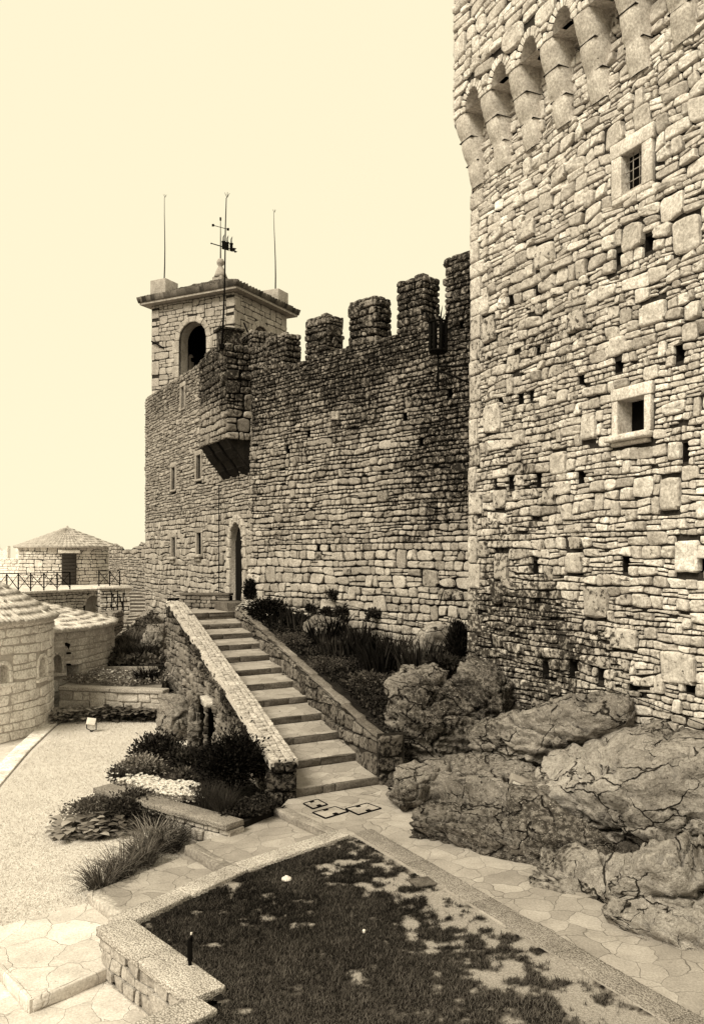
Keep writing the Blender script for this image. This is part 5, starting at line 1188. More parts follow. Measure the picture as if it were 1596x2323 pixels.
# covers in the paving and the lawn
def cover(px, py, hx, hy, ang, z, lb, lugs=True, mat='paving', frame='iron'):
    p = on(px, py, z); ax = frame2((math.cos(ang), math.sin(ang))); t = thing('manhole_cover', lb, 'cover', p, 'square covers in the ground')
    mb = MB()
    for sg in (-1, 1):
        rbox(mb, p + ax[0] * sg * hx + Z * .004, ax, (.011, hy + .011, .012), .004, .001); rbox(mb, p + ax[1] * sg * hy + Z * .004, ax, (hx - .011, .011, .012), .004, .001)
    mb.build('frame', M[frame], t); mb = MB(); rbox(mb, p + Z * .002, ax, (hx - .016, hy - .016, .012), .004, .001, tone=.6); mb.build('lid', M[mat], t)
    if lugs:
        for sg in (-1, 1): mb = MB(); rbox(mb, p + ax[0] * sg * (hx - .05) + Z * .008, ax, (.032, .028, .012), .004, .001); mb.build('lifting_lug', M['iron'], t)
    return t
def cover4(pts, z, lb, **kw):
    P = [on((x / 1.596 + 900) / 1.763, (y / 1.596 + 2300) / 1.763, z) for x, y in pts]; c = sum(P) / 4; t = thing('manhole_cover', lb, 'cover', c, 'square covers in the ground'); mb = MB()
    for a, b in zip(P, P[1:] + P[:1]): beam(mb, a + Z * .004, b + Z * .004, .02, .024, .004, .001)
    mb.build('frame', M['iron'], t); mb = MB(); prism(mb, [c + (p - c) * .96 for p in P], z - .05, z + .010, 0, .55); mb.build('lid', M['paving'], t, smooth=False)
    for i, j in ((0, 1), (2, 3)):
        mb = MB(); m = (P[i] + P[j]) / 2; d = unit(P[j] - P[i]); e = unit(c - m); ax = A([d, e, Z]); rbox(mb, m + e * .035 + Z * .01, ax, (.035, .03, .012), .004, .001); mb.build('lifting_lug', M['iron'], t)
cover4([(500, 1462), (590, 1435), (652, 1468), (560, 1495)], 0, 'smallest of the three dark-framed covers set in the paving below the stairs')
cover4([(558, 1520), (702, 1482), (784, 1512), (640, 1556)], 0, 'middle dark-framed cover in the paving, nearest the step down')
cover4([(768, 1496), (905, 1460), (994, 1492), (850, 1533)], 0, 'largest dark-framed cover in the paving, nearest the rocks')
cover(958, 2002, .115, .1, .35 , .0, 'pale square stone cover lying in the dark lawn beside the kerb', False, 'step', 'step')
p = on(650, 1994, -.0); mb = MB(); lathe(mb, p, [(.0, .02), (.035, .022), (.055, .012), (.06, -.02)], 18); rbox(mb, p + Z * .022, np.eye(3), (.02, .012, .006), .003); tag(mb.build('sprinkler_cover', M['pale_metal'], smooth=True), 'round pale sprinkler cover lying in the dark lawn', 'cover')
p = on(827, 2064, -.04) if False else on(1455 / 1.763, 3730 / 1.763, -.0); mb = MB(); lathe(mb, p, [(0, .03), (.012, .03), (.016, .02), (.012, 0)], 10); tag(mb.build('lawn_nozzle', M['pale_metal']), 'tiny round pale nozzle in the middle of the dark lawn', 'sprinkler')
p = on(431, 2203, -.01); pt = thing('lawn_post', 'short dark square post with a pointed top standing in the lawn', 'post', p); mb = MB(); ax = frame2((.9, .4)); rbox(mb, p + Z * .05, ax, (.014, .014, .06), .004, .001); mb.build('stake', M['iron'], pt)
mb = MB(); rbox(mb, p + Z * .18, ax, (.021, .014, .09), .004, .001); prism(mb, [(p + ax[0] * .021 * a + ax[1] * .014 * b)[:2] for a, b in ((-1, -1), (1, -1), (1, 1), (-1, 1))], p[2] + .26, A([p[2] + .27, p[2] + .31, p[2] + .31, p[2] + .27])); mb.build('head', M['iron'], pt)
mb = MB(); rbox(mb, p + Z * .325 + ax[0] * .012, ax, (.008, .008, .01), .003, .001); mb.build('tip', M['pale_metal'], pt)
def floodlight(p, ax, hw, hh, hd, lb, mat):
    t = thing('floodlight', lb, 'floodlight', p); mb = MB(); rbox(mb, p, ax, (hw, hd, hh), .012, .001); mb.build('housing', M[mat], t)
    mb = MB(); rbox(mb, p - ax[1] * hd, ax, (hw + .012, .012, hh + .012), .006, .001); mb.build('front_frame', M[mat], t); mb = MB(); rbox(mb, p - ax[1] * (hd + .008), ax, (hw * .88, .006, hh * .84), .003, 0); mb.build('glass', M['pale_metal'], t)
    mb = MB()
    for sg in (-1, 1): tube(mb, [p + ax[0] * sg * (hw + .02), p + ax[0] * sg * (hw + .02) - Z * .16, p - Z * .2], .012, 5)
    mb.build('bracket', M['iron'], t)
    mb = MB(); beam(mb, p - Z * .2, p - Z * .42, .05, .05); mb.build('foot', M['iron'], t)
rot = Matrix.Rotation(rad(-28), 3, 'X') @ Matrix.Rotation(rad(20), 3, 'Z')
ax = A(Matrix.Rotation(rad(-38), 3, 'Y') @ Matrix.Rotation(rad(0), 3, 'X')).T
fp = at(1180, 1778, 10.9); a0 = unit(A([.92, -.05, -.38])); a1 = unit(np.cross(Z, a0)); a1 = unit(a1 + Z * .5); a2 = unit(np.cross(a0, a1)); floodlight(fp, A([a0, a1, a2]), .15, .065, .07, 'grey box floodlight lying among the rocks below the keep', 'grey_metal')
fp = on(208, 1660, -.34) + Z * .22; a0 = unit(A([1., .1, -.15])); a1 = unit(np.cross(Z, a0)); a1 = unit(a1 - Z * .5); a2 = unit(np.cross(a0, a1)); floodlight(fp, A([a0, a1, a2]), .085, .065, .05, 'small white floodlight on a short leg in the pale lawn', 'pale_metal')
# thin cable along the foot of the walls
pts = [cur_fn(A([5.2]), A([2.62]), A([.09]))[0]] + [cur_fn(A([u]), A([2.6 - .12 * (5.2 - u)]), A([.09]))[0] for u in (4., 2.8, 1.6, .3)] + [tower_fn(A([u]), A([2.05 - .1 * u - .03 * (u % 2)]), A([.09]))[0] for u in (.1, 1.4, 2.8, 4.2, 5.6, 7.)]
mb = MB(); tube(mb, pts, .007, 5); tag(mb.build('cable', M['iron']), 'thin dark cable strung along the foot of the curtain wall and keep', 'cable')

# ================================================================== rocks
def ico(n):
    bm = bmesh.new(); bmesh.ops.create_icosphere(bm, subdivisions=n, radius=1.); V = A([v.co[:] for v in bm.verts]); T = A([[v.index for v in f.verts] for f in bm.faces]); bm.free(); return unit(V), T
ICO = {n: ico(n) for n in (4, 5, 6)}
def boulder(label, c, half, rz=0., seed=0, planes=10, rough=.07, sub=5, mat='rock', tilt=(0, 0), kk=60., stain=.3, group='rocks below the keep', ledges=1.1, name='boulder'):
    D, T = ICO[sub]; rg = np.random.default_rng(900 + seed)
    Nn = unit(rg.normal(0, 1, (planes, 3))); pp = rg.uniform(.66, .98, planes)
    Nn = np.r_[Nn, np.r_[np.eye(3), -np.eye(3)]]; pp = np.r_[pp, np.full(6, 1.)]
    dt = D @ Nn.T; q = np.where(dt > .06, pp / np.maximum(dt, .06), 9.); r = -np.log(np.sum(np.exp(-kk * q), 1)) / kk; r = np.clip(r, .3, 1.5)
    P = D * r[:, None] * np.asarray(half); rot = A(Matrix.Rotation(rz, 3, 'Z') @ Matrix.Rotation(tilt[0], 3, 'X') @ Matrix.Rotation(tilt[1], 3, 'Y')); P = P @ rot.T; Dn = unit((D / np.asarray(half)) @ rot.T); W = P + np.asarray(c)
    s = min(half); d = fbm(W * 1.5 + seed, 4, 3) * rough * 1.1 + fbm(W * 5 + seed, 4, 8) * rough * .8 + fbm(W * 16, 3, 9) * rough * .35
    cr = np.abs(fbm(W * A([1.1, 1.1, 2.4]) + seed * 3, 3, 12)); d -= rough * 2.4 * (1 - sstep(0, .05, cr)); cr = np.abs(fbm(W * A([2.6, 2.6, 3.4]) + seed * 5, 2, 14)); d -= rough * .9 * (1 - sstep(0, .07, cr))
    ax = unit(A([.25, .1, 1.])); t = (W @ ax) * 5.5 + fbm(W * 1.2, 3, 5) * 2.0; fr = t - np.floor(t); d += ledges * rough * (fr - sstep(.88, 1., fr) * 1. - .4)
    W = W + Dn * d[:, None]; mb = MB(); mb.add(W, T=T, tone=np.clip(.5 + .5 * fbm(W * .8, 3, 2), 0, 1), stain=np.clip(stain + .9 * fbm(W * .9 + 7, 4, 6), 0, 1))
    return tag(mb.build(name, M[mat], loc=c), label, 'rock', group)
# bedrock slope from the path up to the keep
lo = A([(.40, 13.6), (.62, 12.2), (.98, 10.85), (1.55, 10.15), (1.98, 9.55), (2.36, 8.55), (3.0, 7.45), (4.3, 5.5), (5.6, 3.6)]); hi = A([(.9, 15.2), (1.6, 15.9), (2.3, 16.0), (3.0, 14.5), (3.7, 13.0), (4.5, 11.3), (5.2, 9.8), (6.2, 7.7), (7.2, 5.6)]); zh = A([1.0, 1.15, 1.25, 1.12, .98, .85, .8, .75, .7])
na, nb = 220, 130; ta = np.linspace(0, 8, na); LOi = np.stack([np.interp(ta, range(9), lo[:, i]) for i in (0, 1)], -1); HIi = np.stack([np.interp(ta, range(9), hi[:, i]) for i in (0, 1)], -1); zi = np.interp(ta, range(9), zh); tb = np.linspace(0, 1.08, nb)
XY = LOi[:, None] + (HIi - LOi)[:, None] * tb[None, :, None]; Pg = np.concatenate([XY, np.zeros((na, nb, 1))], -1); prof = np.interp(tb, [0, .12, .35, .6, .85, 1, 1.08], [-.08, -.02, .06, .20, .62, .95, 1.02])
Zg = prof[None] * zi[:, None]; nz = fbm(Pg * A([1.1, 1.1, 1]), 5, 21); crk = np.abs(fbm(Pg * 1.3 + 5, 3, 22)); st_ = nz * 3 - np.floor(nz * 3)
Zg = Zg + sstep(0, .15, tb)[None] * (nz * .22 + .08 * sstep(.3, .9, st_) - .12 * (1 - sstep(0, .07, crk)) + fbm(Pg * 6, 3, 23) * .05); Pg[..., 2] = Zg; Pg[..., :2] += (fbm(Pg * 3, 3, 25) * .05)[..., None]
mb = MB(); grid(mb, Pg, 0, np.clip(.5 + nz, 0, 1), np.clip(.3 + .8 * fbm(Pg * .8, 3, 26), 0, 1), flip=True); o = mb.build('rock_slope', M['bedrock']); tag(o, 'bare bedrock between path and keep', None, None, 'structure')
BL = [
 ('tall lichen-covered boulder against the end of the iris bed, left of the other rocks', (978, 1668, 14.3), (.72, .62, .98), .5, 1, 'rock', (.1, -.12), .35),
 ('upright boulder wedged between the tall boulder and the corner of the keep', (1092, 1645, 14.9), (.72, .55, .92), -.3, 2, 'rock', (.1, .2), .45),
 ('cracked overhanging boulder under the keep wall, above the floodlight', (1258, 1670, 12.9), (1.12, .80, .56), -.45, 3, 'rock', (.12, -.16), .25),
 ('small rounded rock at the path edge nearest the stairs', (940, 1800, 12.3), (.36, .36, .26), .4, 4, 'rock', (.1, 0), .35),
 ('flat rock behind the small rounded rock, below the tall boulder', (1015, 1775, 12.8), (.72, .5, .30), .3, 5, 'rock', (0, -.2), .3),
 ('rounded pale-spotted rock beside the path, left of the long slab', (1058, 1838, 11.6), (.44, .42, .30), -.2, 6, 'rock', (0, .08), .1),
 ('long flat slab of rock just below the floodlight', (1200, 1838, 11.4), (.80, .50, .36), -.35, 7, 'rock', (.1, -.15), .2),
 ('dark undercut rock face rising straight from the path', (1130, 1925, 10.75), (1.05, .50, .48), -.60, 8, 'rock', (.25, .05), .45),
 ('broad smooth boulder with dark streaks at the right edge, below the keep', (1480, 1862, 10.7), (1.35, .95, .82), -.5, 9, 'rock_pale', (.15, -.12), .25),
 ('squat rough rock at the path edge under the broad smooth boulder', (1372, 2045, 9.2), (.72, .50, .46), -.6, 10, 'rock_pale', (.1, .05), .15),
 ('pale ridged rock at the right edge beside the squat rough rock', (1545, 2035, 8.9), (.62, .62, .62), -.4, 11, 'rock_pale', (.1, -.1), .05),
 ('low flaked rock at the lower right corner beside the path', (1565, 2150, 8.1), (.62, .40, .32), -.7, 12, 'rock_pale', (.1, 0), .05),
 ('narrow ledge of rock running up to the foot of the keep above the broad boulder', (1400, 1768, 11.9), (1.05, .55, .36), -.95, 13, 'rock_pale', (.1, -.1), .1),
 ('dark sunken rock between the floodlight and the broad smooth boulder', (1290, 1815, 11.5), (.62, .6, .42), .2, 14, 'rock', (0, .2), .7),
 ('dark wedge of rock between the long slab and the squat rough rock', (1285, 1945, 10.1), (.75, .5, .48), -.5, 15, 'rock', (.2, .1), .6),
 ('flat rock in the hollow behind the floodlight', (1130, 1765, 12.6), (.62, .5, .26), -.2, 16, 'rock', (.05, .15), .5),
]
for lb, (px, py, Y), hf, rz, sd_, mt, tl, stn in BL: boulder(lb, at(px, py, Y), tuple(1.12 * x for x in hf), rz, sd_, mat=mt, tilt=tl, stain=stn, sub=6, rough=.055 + .04 * min(hf[2], .6))
boulder('smooth pale rock outcrop under the curtain wall beside the keep', at(985, 1480, 17.9), (.75, .45, .62), .6, 20, mat='rock_pale', stain=-.2, rough=.05, group=None, kk=9)
boulder('rounded grey boulder among the irises by the curtain wall', at(738, 1428, 20.), (.50, .4, .34), .2, 21, mat='rock', stain=.1, rough=.04, group=None)
boulder('tall grey rock pillar under the outer side of the stair parapet, left of the niche', at(397, 1650, 18.3), (.36, .42, .72), .3, 22, mat='rock', stain=.15, rough=.05, planes=9, group='rocks under the stair parapet')
boulder('narrow rock rib between the rock pillar and the dark niche', at(445, 1652, 17.4), (.20, .3, .66), .2, 23, mat='rock', stain=.2, rough=.05, planes=9, group='rocks under the stair parapet')
boulder('small round stone at the foot of the parapet beside the niche', at(497, 1715, 16.1), (.16, .16, .16), .2, 24, mat='rock', stain=-.1, rough=.03, sub=4, group='rocks under the stair parapet')
boulder('leaning rock at the far end of the parapet below the gate building', at(347, 1480, 26.), (.42, .5, .85), .2, 25, mat='rock', stain=.1, rough=.06, planes=9, group='rocks under the stair parapet')
boulder('low rock under the corner of the gate building behind the far bed', at(336, 1425, 31.), (.6, .6, .6), .2, 26, mat='rock', stain=.1, rough=.06, planes=9, group='rocks under the stair parapet')
# ================================================================== plants
R9 = np.random.default_rng(91)
def leaves(mb, P, D, L, W, tone, fold=.25, rng=R9):
    """simple bent leaves: base, two sides, tip"""
    n = len(P); L = np.broadcast_to(L, (n,)); W = np.broadcast_to(W, (n,)); D = unit(D)
    ref = rng.normal(0, 1, (n, 3)); S = unit(np.cross(D, ref)); Nn = np.cross(S, D)
    m = P + D * (L * .5)[:, None]; a = m + S * (W * .5)[:, None] + Nn * (W * fold)[:, None]; b = m - S * (W * .5)[:, None] + Nn * (W * fold)[:, None]; t = P + D * L[:, None] - Nn * (L * .12)[:, None]
    V = np.stack([P, a, t, b], 1); I = np.arange(n)[:, None] * 4
    T = np.concatenate([I + A([0, 1, 2]), I + A([0, 2, 3])]); mb.add(V.reshape(-1, 3), T=T, tone=np.repeat(tone, 4))
def blades(mb, P, az, lean, L, W, droop, tone, seg=4, rng=R9):
    n = len(P); t = np.linspace(0, 1, seg + 1); L = np.broadcast_to(L, (n,)); lean = np.broadcast_to(lean, (n,)); droop = np.broadcast_to(droop, (n,)); W = np.broadcast_to(W, (n,))
    ang = lean[:, None] + droop[:, None] * t[None] ** 1.5; st = L[:, None] / seg
    h = np.cumsum(np.c_[np.zeros(n), np.sin(ang[:, 1:]) * st], 1); v = np.cumsum(np.c_[np.zeros(n), np.cos(ang[:, 1:]) * st], 1)
    dx, dy = np.cos(az), np.sin(az); C_ = P[:, None] + np.stack([h * dx[:, None], h * dy[:, None], v], -1)
    tw = az + rng.normal(0, .7, n); S = np.stack([-np.sin(tw), np.cos(tw), 0 * tw], -1); w = (W[:, None] * (1 - t[None] ** 2.2) * .5)[..., None] * S[:, None]
    V = np.stack([C_ - w, C_ + w], 2).reshape(n, -1, 3); k = np.arange(seg) * 2; q = np.stack([k, k + 1, k + 3, k + 2], -1); Q = (np.arange(n) * (2 * seg + 2))[:, None, None] + q[None]
    mb.add(V.reshape(-1, 3), Q.reshape(-1, 4), tone=np.repeat(tone, 2 * seg + 2))
def bush(label, c, half, n, leaf, mat, name='shrub', cl=26, up=.3, fl=0, group=None, cat='shrub', spread=.30, fsize=.03, stems=True, tone=(.45, .22), aspect=.5):
    """rounded shrub: leaf clumps spread through its volume over a few stems"""
    c = A(c, float); half = A(half, float); t = thing(name, label, cat, c - Z * half[2] * .6, group)
    d = unit(R9.normal(0, 1, (cl, 3))); d[:, 2] = np.where(d[:, 2] < -.35, -d[:, 2], d[:, 2]); K = c + d * half * R9.uniform(.30, .72, (cl, 1)); ks = R9.uniform(.55, 1.1, cl) * spread * .85; kt = np.clip(R9.normal(tone[0], tone[1] * .6, cl), 0, 1)
    i = R9.integers(0, cl, n); P = K[i] + R9.normal(0, 1, (n, 3)) * half * ks[i][:, None]; D = unit(P - c + Z * half[2] * up + R9.normal(0, .55, (n, 3)) * half.mean())
    mb = MB(); l = leaf * R9.uniform(.6, 1.4, n); leaves(mb, P, D, l, l * aspect, np.clip(kt[i] + R9.normal(0, tone[1], n), 0, 1)); mb.build('foliage', M[mat], t)
    if stems:
        mb = MB()
        for k in K[:10]: b = c - Z * half[2] * .9 + R9.normal(0, .06, 3) * half; tube(mb, [b, (b + k) / 2 + Z * .1 * half[2], k], [.012, .008, .004], 5)
        mb.build('stems', M['leaf_dark'], t)
    if fl:
        mb = MB(); d = unit(R9.normal(0, 1, (fl, 3))); d[:, 2] = np.abs(d[:, 2]); P = c + d * half * R9.uniform(.9, 1.12, (fl, 1)); m = 5
        PP = np.repeat(P, m, 0); az = np.tile(np.arange(m) * 2 * np.pi / m, fl) + np.repeat(R9.uniform(0, 6, fl), m); leaves(mb, PP, np.stack([np.cos(az), np.sin(az), np.full(len(az), .35)], -1), fsize, fsize * .7, R9.uniform(.3, 1, len(PP))); mb.build('flowers', M['petal'], t)
    return t
def tuft(label, c, n, L, W, mat, r=.12, lean=.7, droop=1.0, name='grass_tuft', cat='grass', group=None, tone=(.5, .25), fl=0):
    c = A(c, float); t = thing(name, label, cat, c, group); mb = MB(); az = R9.uniform(0, 2 * np.pi, n); rr = r * np.sqrt(R9.uniform(0, 1, n)); P = c + np.stack([rr * np.cos(az), rr * np.sin(az), 0 * az], -1)
    az2 = az + R9.normal(0, .6, n); blades(mb, P, az2, np.abs(R9.normal(0, lean * .5, n)), L * R9.uniform(.55, 1.15, n), W, droop * R9.uniform(.4, 1.3, n), np.clip(R9.normal(tone[0], tone[1], n), 0, 1)); mb.build('blades', M[mat], t)
    if fl:
        for k in range(fl):
            b = c + A([R9.normal(0, r), R9.normal(0, r), L * R9.uniform(.5, .8)]); mb = MB(); m = 9; az = np.arange(m) * 2 * np.pi / m; leaves(mb, np.repeat([b], m, 0), np.stack([np.cos(az), np.sin(az), R9.uniform(-.5, 1.2, m)], -1),   .04, .03, R9.uniform(.4, 1, m)); mb.build('flower', M['petal'], t)
    return t
def broadleaf(label, c, half, n, L, mat, name='broadleaf_plant', group=None, tone=(.5, .25)):
    c = A(c, float); t = thing(name, label, 'plant', c, group); mb = MB(); x = R9.uniform(-1, 1, (n, 2)); x = x[(x ** 2).sum(1) < 1]; n = len(x); P = c + np.c_[x * half[:2], R9.uniform(0, half[2], n)]
    az = R9.uniform(0, 2 * np.pi, n); D = np.stack([np.cos(az), np.sin(az), R9.uniform(.1, .8, n)], -1); l = L * R9.uniform(.6, 1.3, n); tn = np.clip(R9.normal(tone[0], tone[1], n), 0, 1)
    # oval leaves of eight corners
    D = unit(D); S = unit(np.cross(D, Z)); Nn = np.cross(S, D); prof = [(0, 0), (.2, .28), (.5, .42), (.8, .28), (1., 0), (.8, -.28), (.5, -.42), (.2, -.28)]
    V = np.stack([P + D * (l * a)[:, None] + S * (l * b)[:, None] + Nn * (abs(b) * l * .35 - l * a * a * .3)[:, None] for a, b in prof], 1); I = np.arange(n)[:, None] * 8
    Q = np.concatenate([I + A([0, 1, 2, 7]), I + A([7, 2, 3, 6]), I + A([6, 3, 4, 5])]); Q2 = I + A([7, 2, 6, 6]); mb.add(V.reshape(-1, 3), np.concatenate([I + A([1, 2, 6, 7]), I + A([2, 3, 5, 6])]), np.concatenate([I + A([0, 1, 7]), I + A([3, 4, 5])]), tone=np.repeat(tn, 8))
    mb.build('leaves', M[mat], t); return t
def mat_plants(name, label, poly_fn, n, leaf, mat, hgt=.08, fl=0, tone=(.45, .25)):
    """low ground cover: one mass nobody could count"""
    mb = MB(); P = poly_fn(n); n = len(P); h = .5 + .5 * fbm(P * A([2.5, 2.5, 0]), 3, 44); P = P + Z * (R9.uniform(0, 1, n) * hgt * (.4 + h))[:, None]; D = np.c_[R9.normal(0, .8, (n, 2)), R9.uniform(.2, 1, n)]; l = leaf * R9.uniform(.6, 1.4, n)
    leaves(mb, P, D, l, l * .6, np.clip(R9.normal(tone[0], tone[1], n) + (h - .5) * .4, 0, 1)); o = mb.build(name, [M[mat], M['petal']])
    if fl:
        mb = MB(); P = poly_fn(fl); P = P + Z * (hgt * 1.1); m = 5; az = np.tile(np.arange(m) * 2 * np.pi / m, len(P)); leaves(mb, np.repeat(P, m, 0), np.stack([np.cos(az), np.sin(az), np.full(len(az), .4)], -1), .034, .03, R9.uniform(.4, 1, len(az))); f = mb.build('flowers', M['petal'], o)
    tag(o, label, None, None, 'stuff'); return o
def quad_pts(p):
    p = [A(x, float) for x in p]
    def f(n):
        u, v = R9.beta(1.5, 1.5, (2, n, 1)); u = u + .10 * np.sin(v * 9 + 1); v = v + .10 * np.sin(u * 8); return p[0] * (1 - u) * (1 - v) + p[1] * u * (1 - v) + p[2] * u * v + p[3] * (1 - u) * v
    return f
# --- iris bed between stairs and curtain wall: soil first
na = 60; ta = np.linspace(0, 1, na); inn = v3(RO0, 0) - nR * .2 + uR * (ta * (LR + .6))[:, None]; inn[:, 2] = rtop(ta * LR) - .12
out = np.stack([np.interp(ta, [0, .30, .62, 1.], [1.3, 2.0, -.35, -2.9]), np.interp(ta, [0, .30, .62, 1.], [15.3, 17.2, 20.4, 23.9]), np.interp(ta, [0, .3, .62, 1.], [1.1, 1.25, 1.85, 2.35])], -1)
tb = np.linspace(0, 1, 30); G = inn[:, None] + (out - inn)[:, None] * tb[None, :, None]; G[..., 2] += fbm(G * 1.6, 4, 61) * .12; mb = MB(); grid(mb, G, flip=True); o = mb.build('bed_earth', M['soil']); tag(o, 'earth of the iris bed', None, None, 'structure')
def bed(a, b):
    i, j = a * (na - 1), b * 29; return G[int(i), int(j)].copy()
bush('dark cone-shaped evergreen beside the doorway', at(571, 1352, 23.2), (.26, .26, .42), 3500, .07, 'leaf_black', 'conifer', up=.8, tone=(.4, .2))
bush('low bush speckled with tiny white flowers under the dark evergreen', bed(.93, .2) + Z * .10, (.32, .5, .26), 2500, .06, 'leaf_dark', fl=160, fsize=.035)
bush('round dark shrub next to the head of the stairs, beside the white irises', bed(.80, .30) + Z * .22, (.48, .6, .36), 3800, .08, 'leaf_black', tone=(.45, .25))
k = 0
iris = [(.47, .40, 110, .55, 0, 'shorter iris clump at the stair side of the middle of the bed'), (.60, .80, 110, .6, 0, 'iris clump behind the grey boulder against the wall'), (.31, .92, 120, .7, 0, 'iris clump pressed against the outcrop at the right end of the row'), (.72, .38, 90, .55, 3, 'iris clump with white flowers next to the round dark shrub'), (.68, .62, 80, .55, 0, 'iris clump left of the grey boulder, below the curtain wall'), (.56, .55, 110, .62, 0, 'iris clump in the middle of the bed, in front of the grey boulder'), (.50, .82, 120, .65, 0, 'iris clump close against the curtain wall right of the grey boulder'),
        (.44, .60, 130, .72, 0, 'tall iris clump between two others halfway down the bed'), (.38, .82, 150, .78, 0, 'tall iris clump against the wall near the smooth outcrop'), (.34, .52, 140, .74, 0, 'broad iris clump nearest the stairs in the lower bed'), (.29, .74, 160, .80, 0, 'tallest iris clump at the right end of the row')]
for a, b, n, L, fl, lb in iris: tuft(lb, bed(a, b) - Z * .03, n, L, .045, 'leaf_black' if k % 2 else 'leaf_dark', r=.36, lean=.35, droop=.45, name='iris', cat='iris', group='irises below the curtain wall', tone=(.4, .28), fl=fl); k += 1
for a, b, hf, n, lf, mt, lb in ((.60, .18, (.5, .7, .18), 4500, .035, 'leaf_mid', 'low cushion of tiny leaves spilling over the stair wall, upper part of the bed'), (.42, .22, (.55, .7, .20), 5200, .03, 'leaf_mid', 'low cushion of tiny leaves in the middle of the bed beside the stair wall'), (.24, .30, (.42, .45, .26), 3200, .07, 'leaf_mid', 'grey-leaved rounded lavender near the lower end of the bed'), (.12, .30, (.34, .5, .16), 2600, .035, 'leaf_dark', 'dark creeping cushion at the lower corner of the bed')):
    bush(lb, bed(a, b) + Z * .06, hf, n, lf, mt, 'cushion_plant', stems=False, tone=(.4, .25), cl=40)
for px, py, Y, lb in ((752, 1352, 20.6, 'small weed sprouting from the curtain wall, upper left one'), (742, 1392, 20.6, 'weed hanging on the curtain wall above the grey boulder'), (772, 1388, 20.3, 'bushy weed on the curtain wall right of the hanging one'), (846, 1398, 19.4, 'trailing weed growing out of the curtain wall, alone to the right'), (705, 1385, 21.2, 'small weed low on the curtain wall near the irises')):
    bush(lb, at(px, py, Y - .15), (.16, .12, .16), 420, .07, 'leaf_dark', 'wall_weed', cl=9, group='weeds in the curtain wall', stems=False)
bush('tall dark bush in the corner between curtain wall and keep', at(1040, 1470, 16.6), (.24, .35, .55), 3800, .10, 'leaf_black', up=.8, aspect=.25)
bush('spreading dark bush at the foot of the keep corner, lower than the tall one', at(1010, 1512, 16.0), (.42, .3, .22), 2600, .09, 'leaf_dark', aspect=.3)
tuft('tuft of dry grass in the rock under the keep, on the right', at(1412, 1765, 11.4), 60, .16, .008, 'leaf_dark', r=.05)
tuft('small grass tuft in a rock crack below the tall boulder', at(985, 1760, 13.0), 50, .2, .01, 'leaf_dark', r=.05)
tuft('short grass sprig on top of the pale ridged rock', at(1462, 1962, 8.9), 26, .12, .006, 'leaf_mid', r=.03)
def bed_pts(n):
    a, b = R9.uniform(0, .97, n), R9.uniform(.12, .97, n); i, j = a * (na - 1), b * 29; return G[i.astype(int), j.astype(int)] + R9.normal(0, .05, (n, 3)) * A([1, 1, 0])
mat_plants('ground_cover', 'low dark leafy ground cover between the irises', bed_pts, 22000, .07, 'leaf_dark', .16, tone=(.4, .3))
# --- bed left of the stairs
sheet('bed_soil', [(-3.88, 13.05), (-1.62, 11.28), (-1.05, 12.2), (-2.6, 16.2), (-3.3, 17.8)], [-.06, -.03, -.02, -.12, -.33], 'soil', 'soil of the shrub bed beside the stairs', .5)
block_wall('shrub_bed_wall', 'low coped stone wall edging the shrub bed between pale lawn and path', A([-3.93, 12.95]), A([-1.62, 11.15]), .28, -.5, .06, 'retain', 'kerb', R9, hr=(.1, .17), wr=(1.3, 2.6), prot=(.0, .015), faces='fl', ch=.08, seg=1.4, mort='mortar_mid')
bush('big round near-black shrub against the stair parapet', on(520, 1806, .0) + Z * .42, (.52, .5, .48), 9000, .055, 'leaf_black', cl=44, up=.3, tone=(.4, .25))
bush('dark bushy shrub in front of the rock pillar', at(365, 1712, 15.9), (.50, .5, .34), 4500, .07, 'leaf_dark', tone=(.35, .25))
bush('dark shrub between the rock pillar and the near-black shrub', at(440, 1735, 15.0), (.5, .4, .30), 4200, .07, 'leaf_dark', tone=(.4, .25))
bush('silvery rounded shrub at the lawn edge of the bed', at(322, 1745, 14.2), (.36, .34, .24), 4200, .055, 'leaf_pale', tone=(.35, .28))
bush('light spiky shrub left of the near-black shrub', at(415, 1775, 13.6), (.24, .24, .2), 1800, .06, 'leaf_mid', tone=(.5, .3))
bush('loose airy shrub at the far left end of the coped bed', at(265, 1765, 13.6), (.22, .22, .18), 900, .05, 'leaf_mid', fl=30)
mat_plants('flowering_carpet', 'carpet of tiny pale flowers behind the coped wall', quad_pts([on(262, 1795, .0), on(455, 1832, .0), on(440, 1790, .0), on(300, 1770, .0)]), 5000, .035, 'leaf_silver', .10, fl=520, tone=(.55, .25))
for px, py, L, lb in ((470, 1835, .42, 'dark fine grass tuft behind the coped wall, left of the other'), (508, 1850, .40, 'dark fine grass tuft nearest the path behind the coped wall')): tuft(lb, on(px, py, -.02), 420, L, .006, 'leaf_dark', r=.12, lean=.5, droop=.6, group='grass tufts by the stairs')
mat_plants('ground_cover', 'low dark ground cover at the foot of the stairs parapet', quad_pts([on(520, 1868, .0), on(640, 1838, .0), on(600, 1810, .0), on(500, 1840, .0)]), 3500, .045, 'leaf_dark', .12)
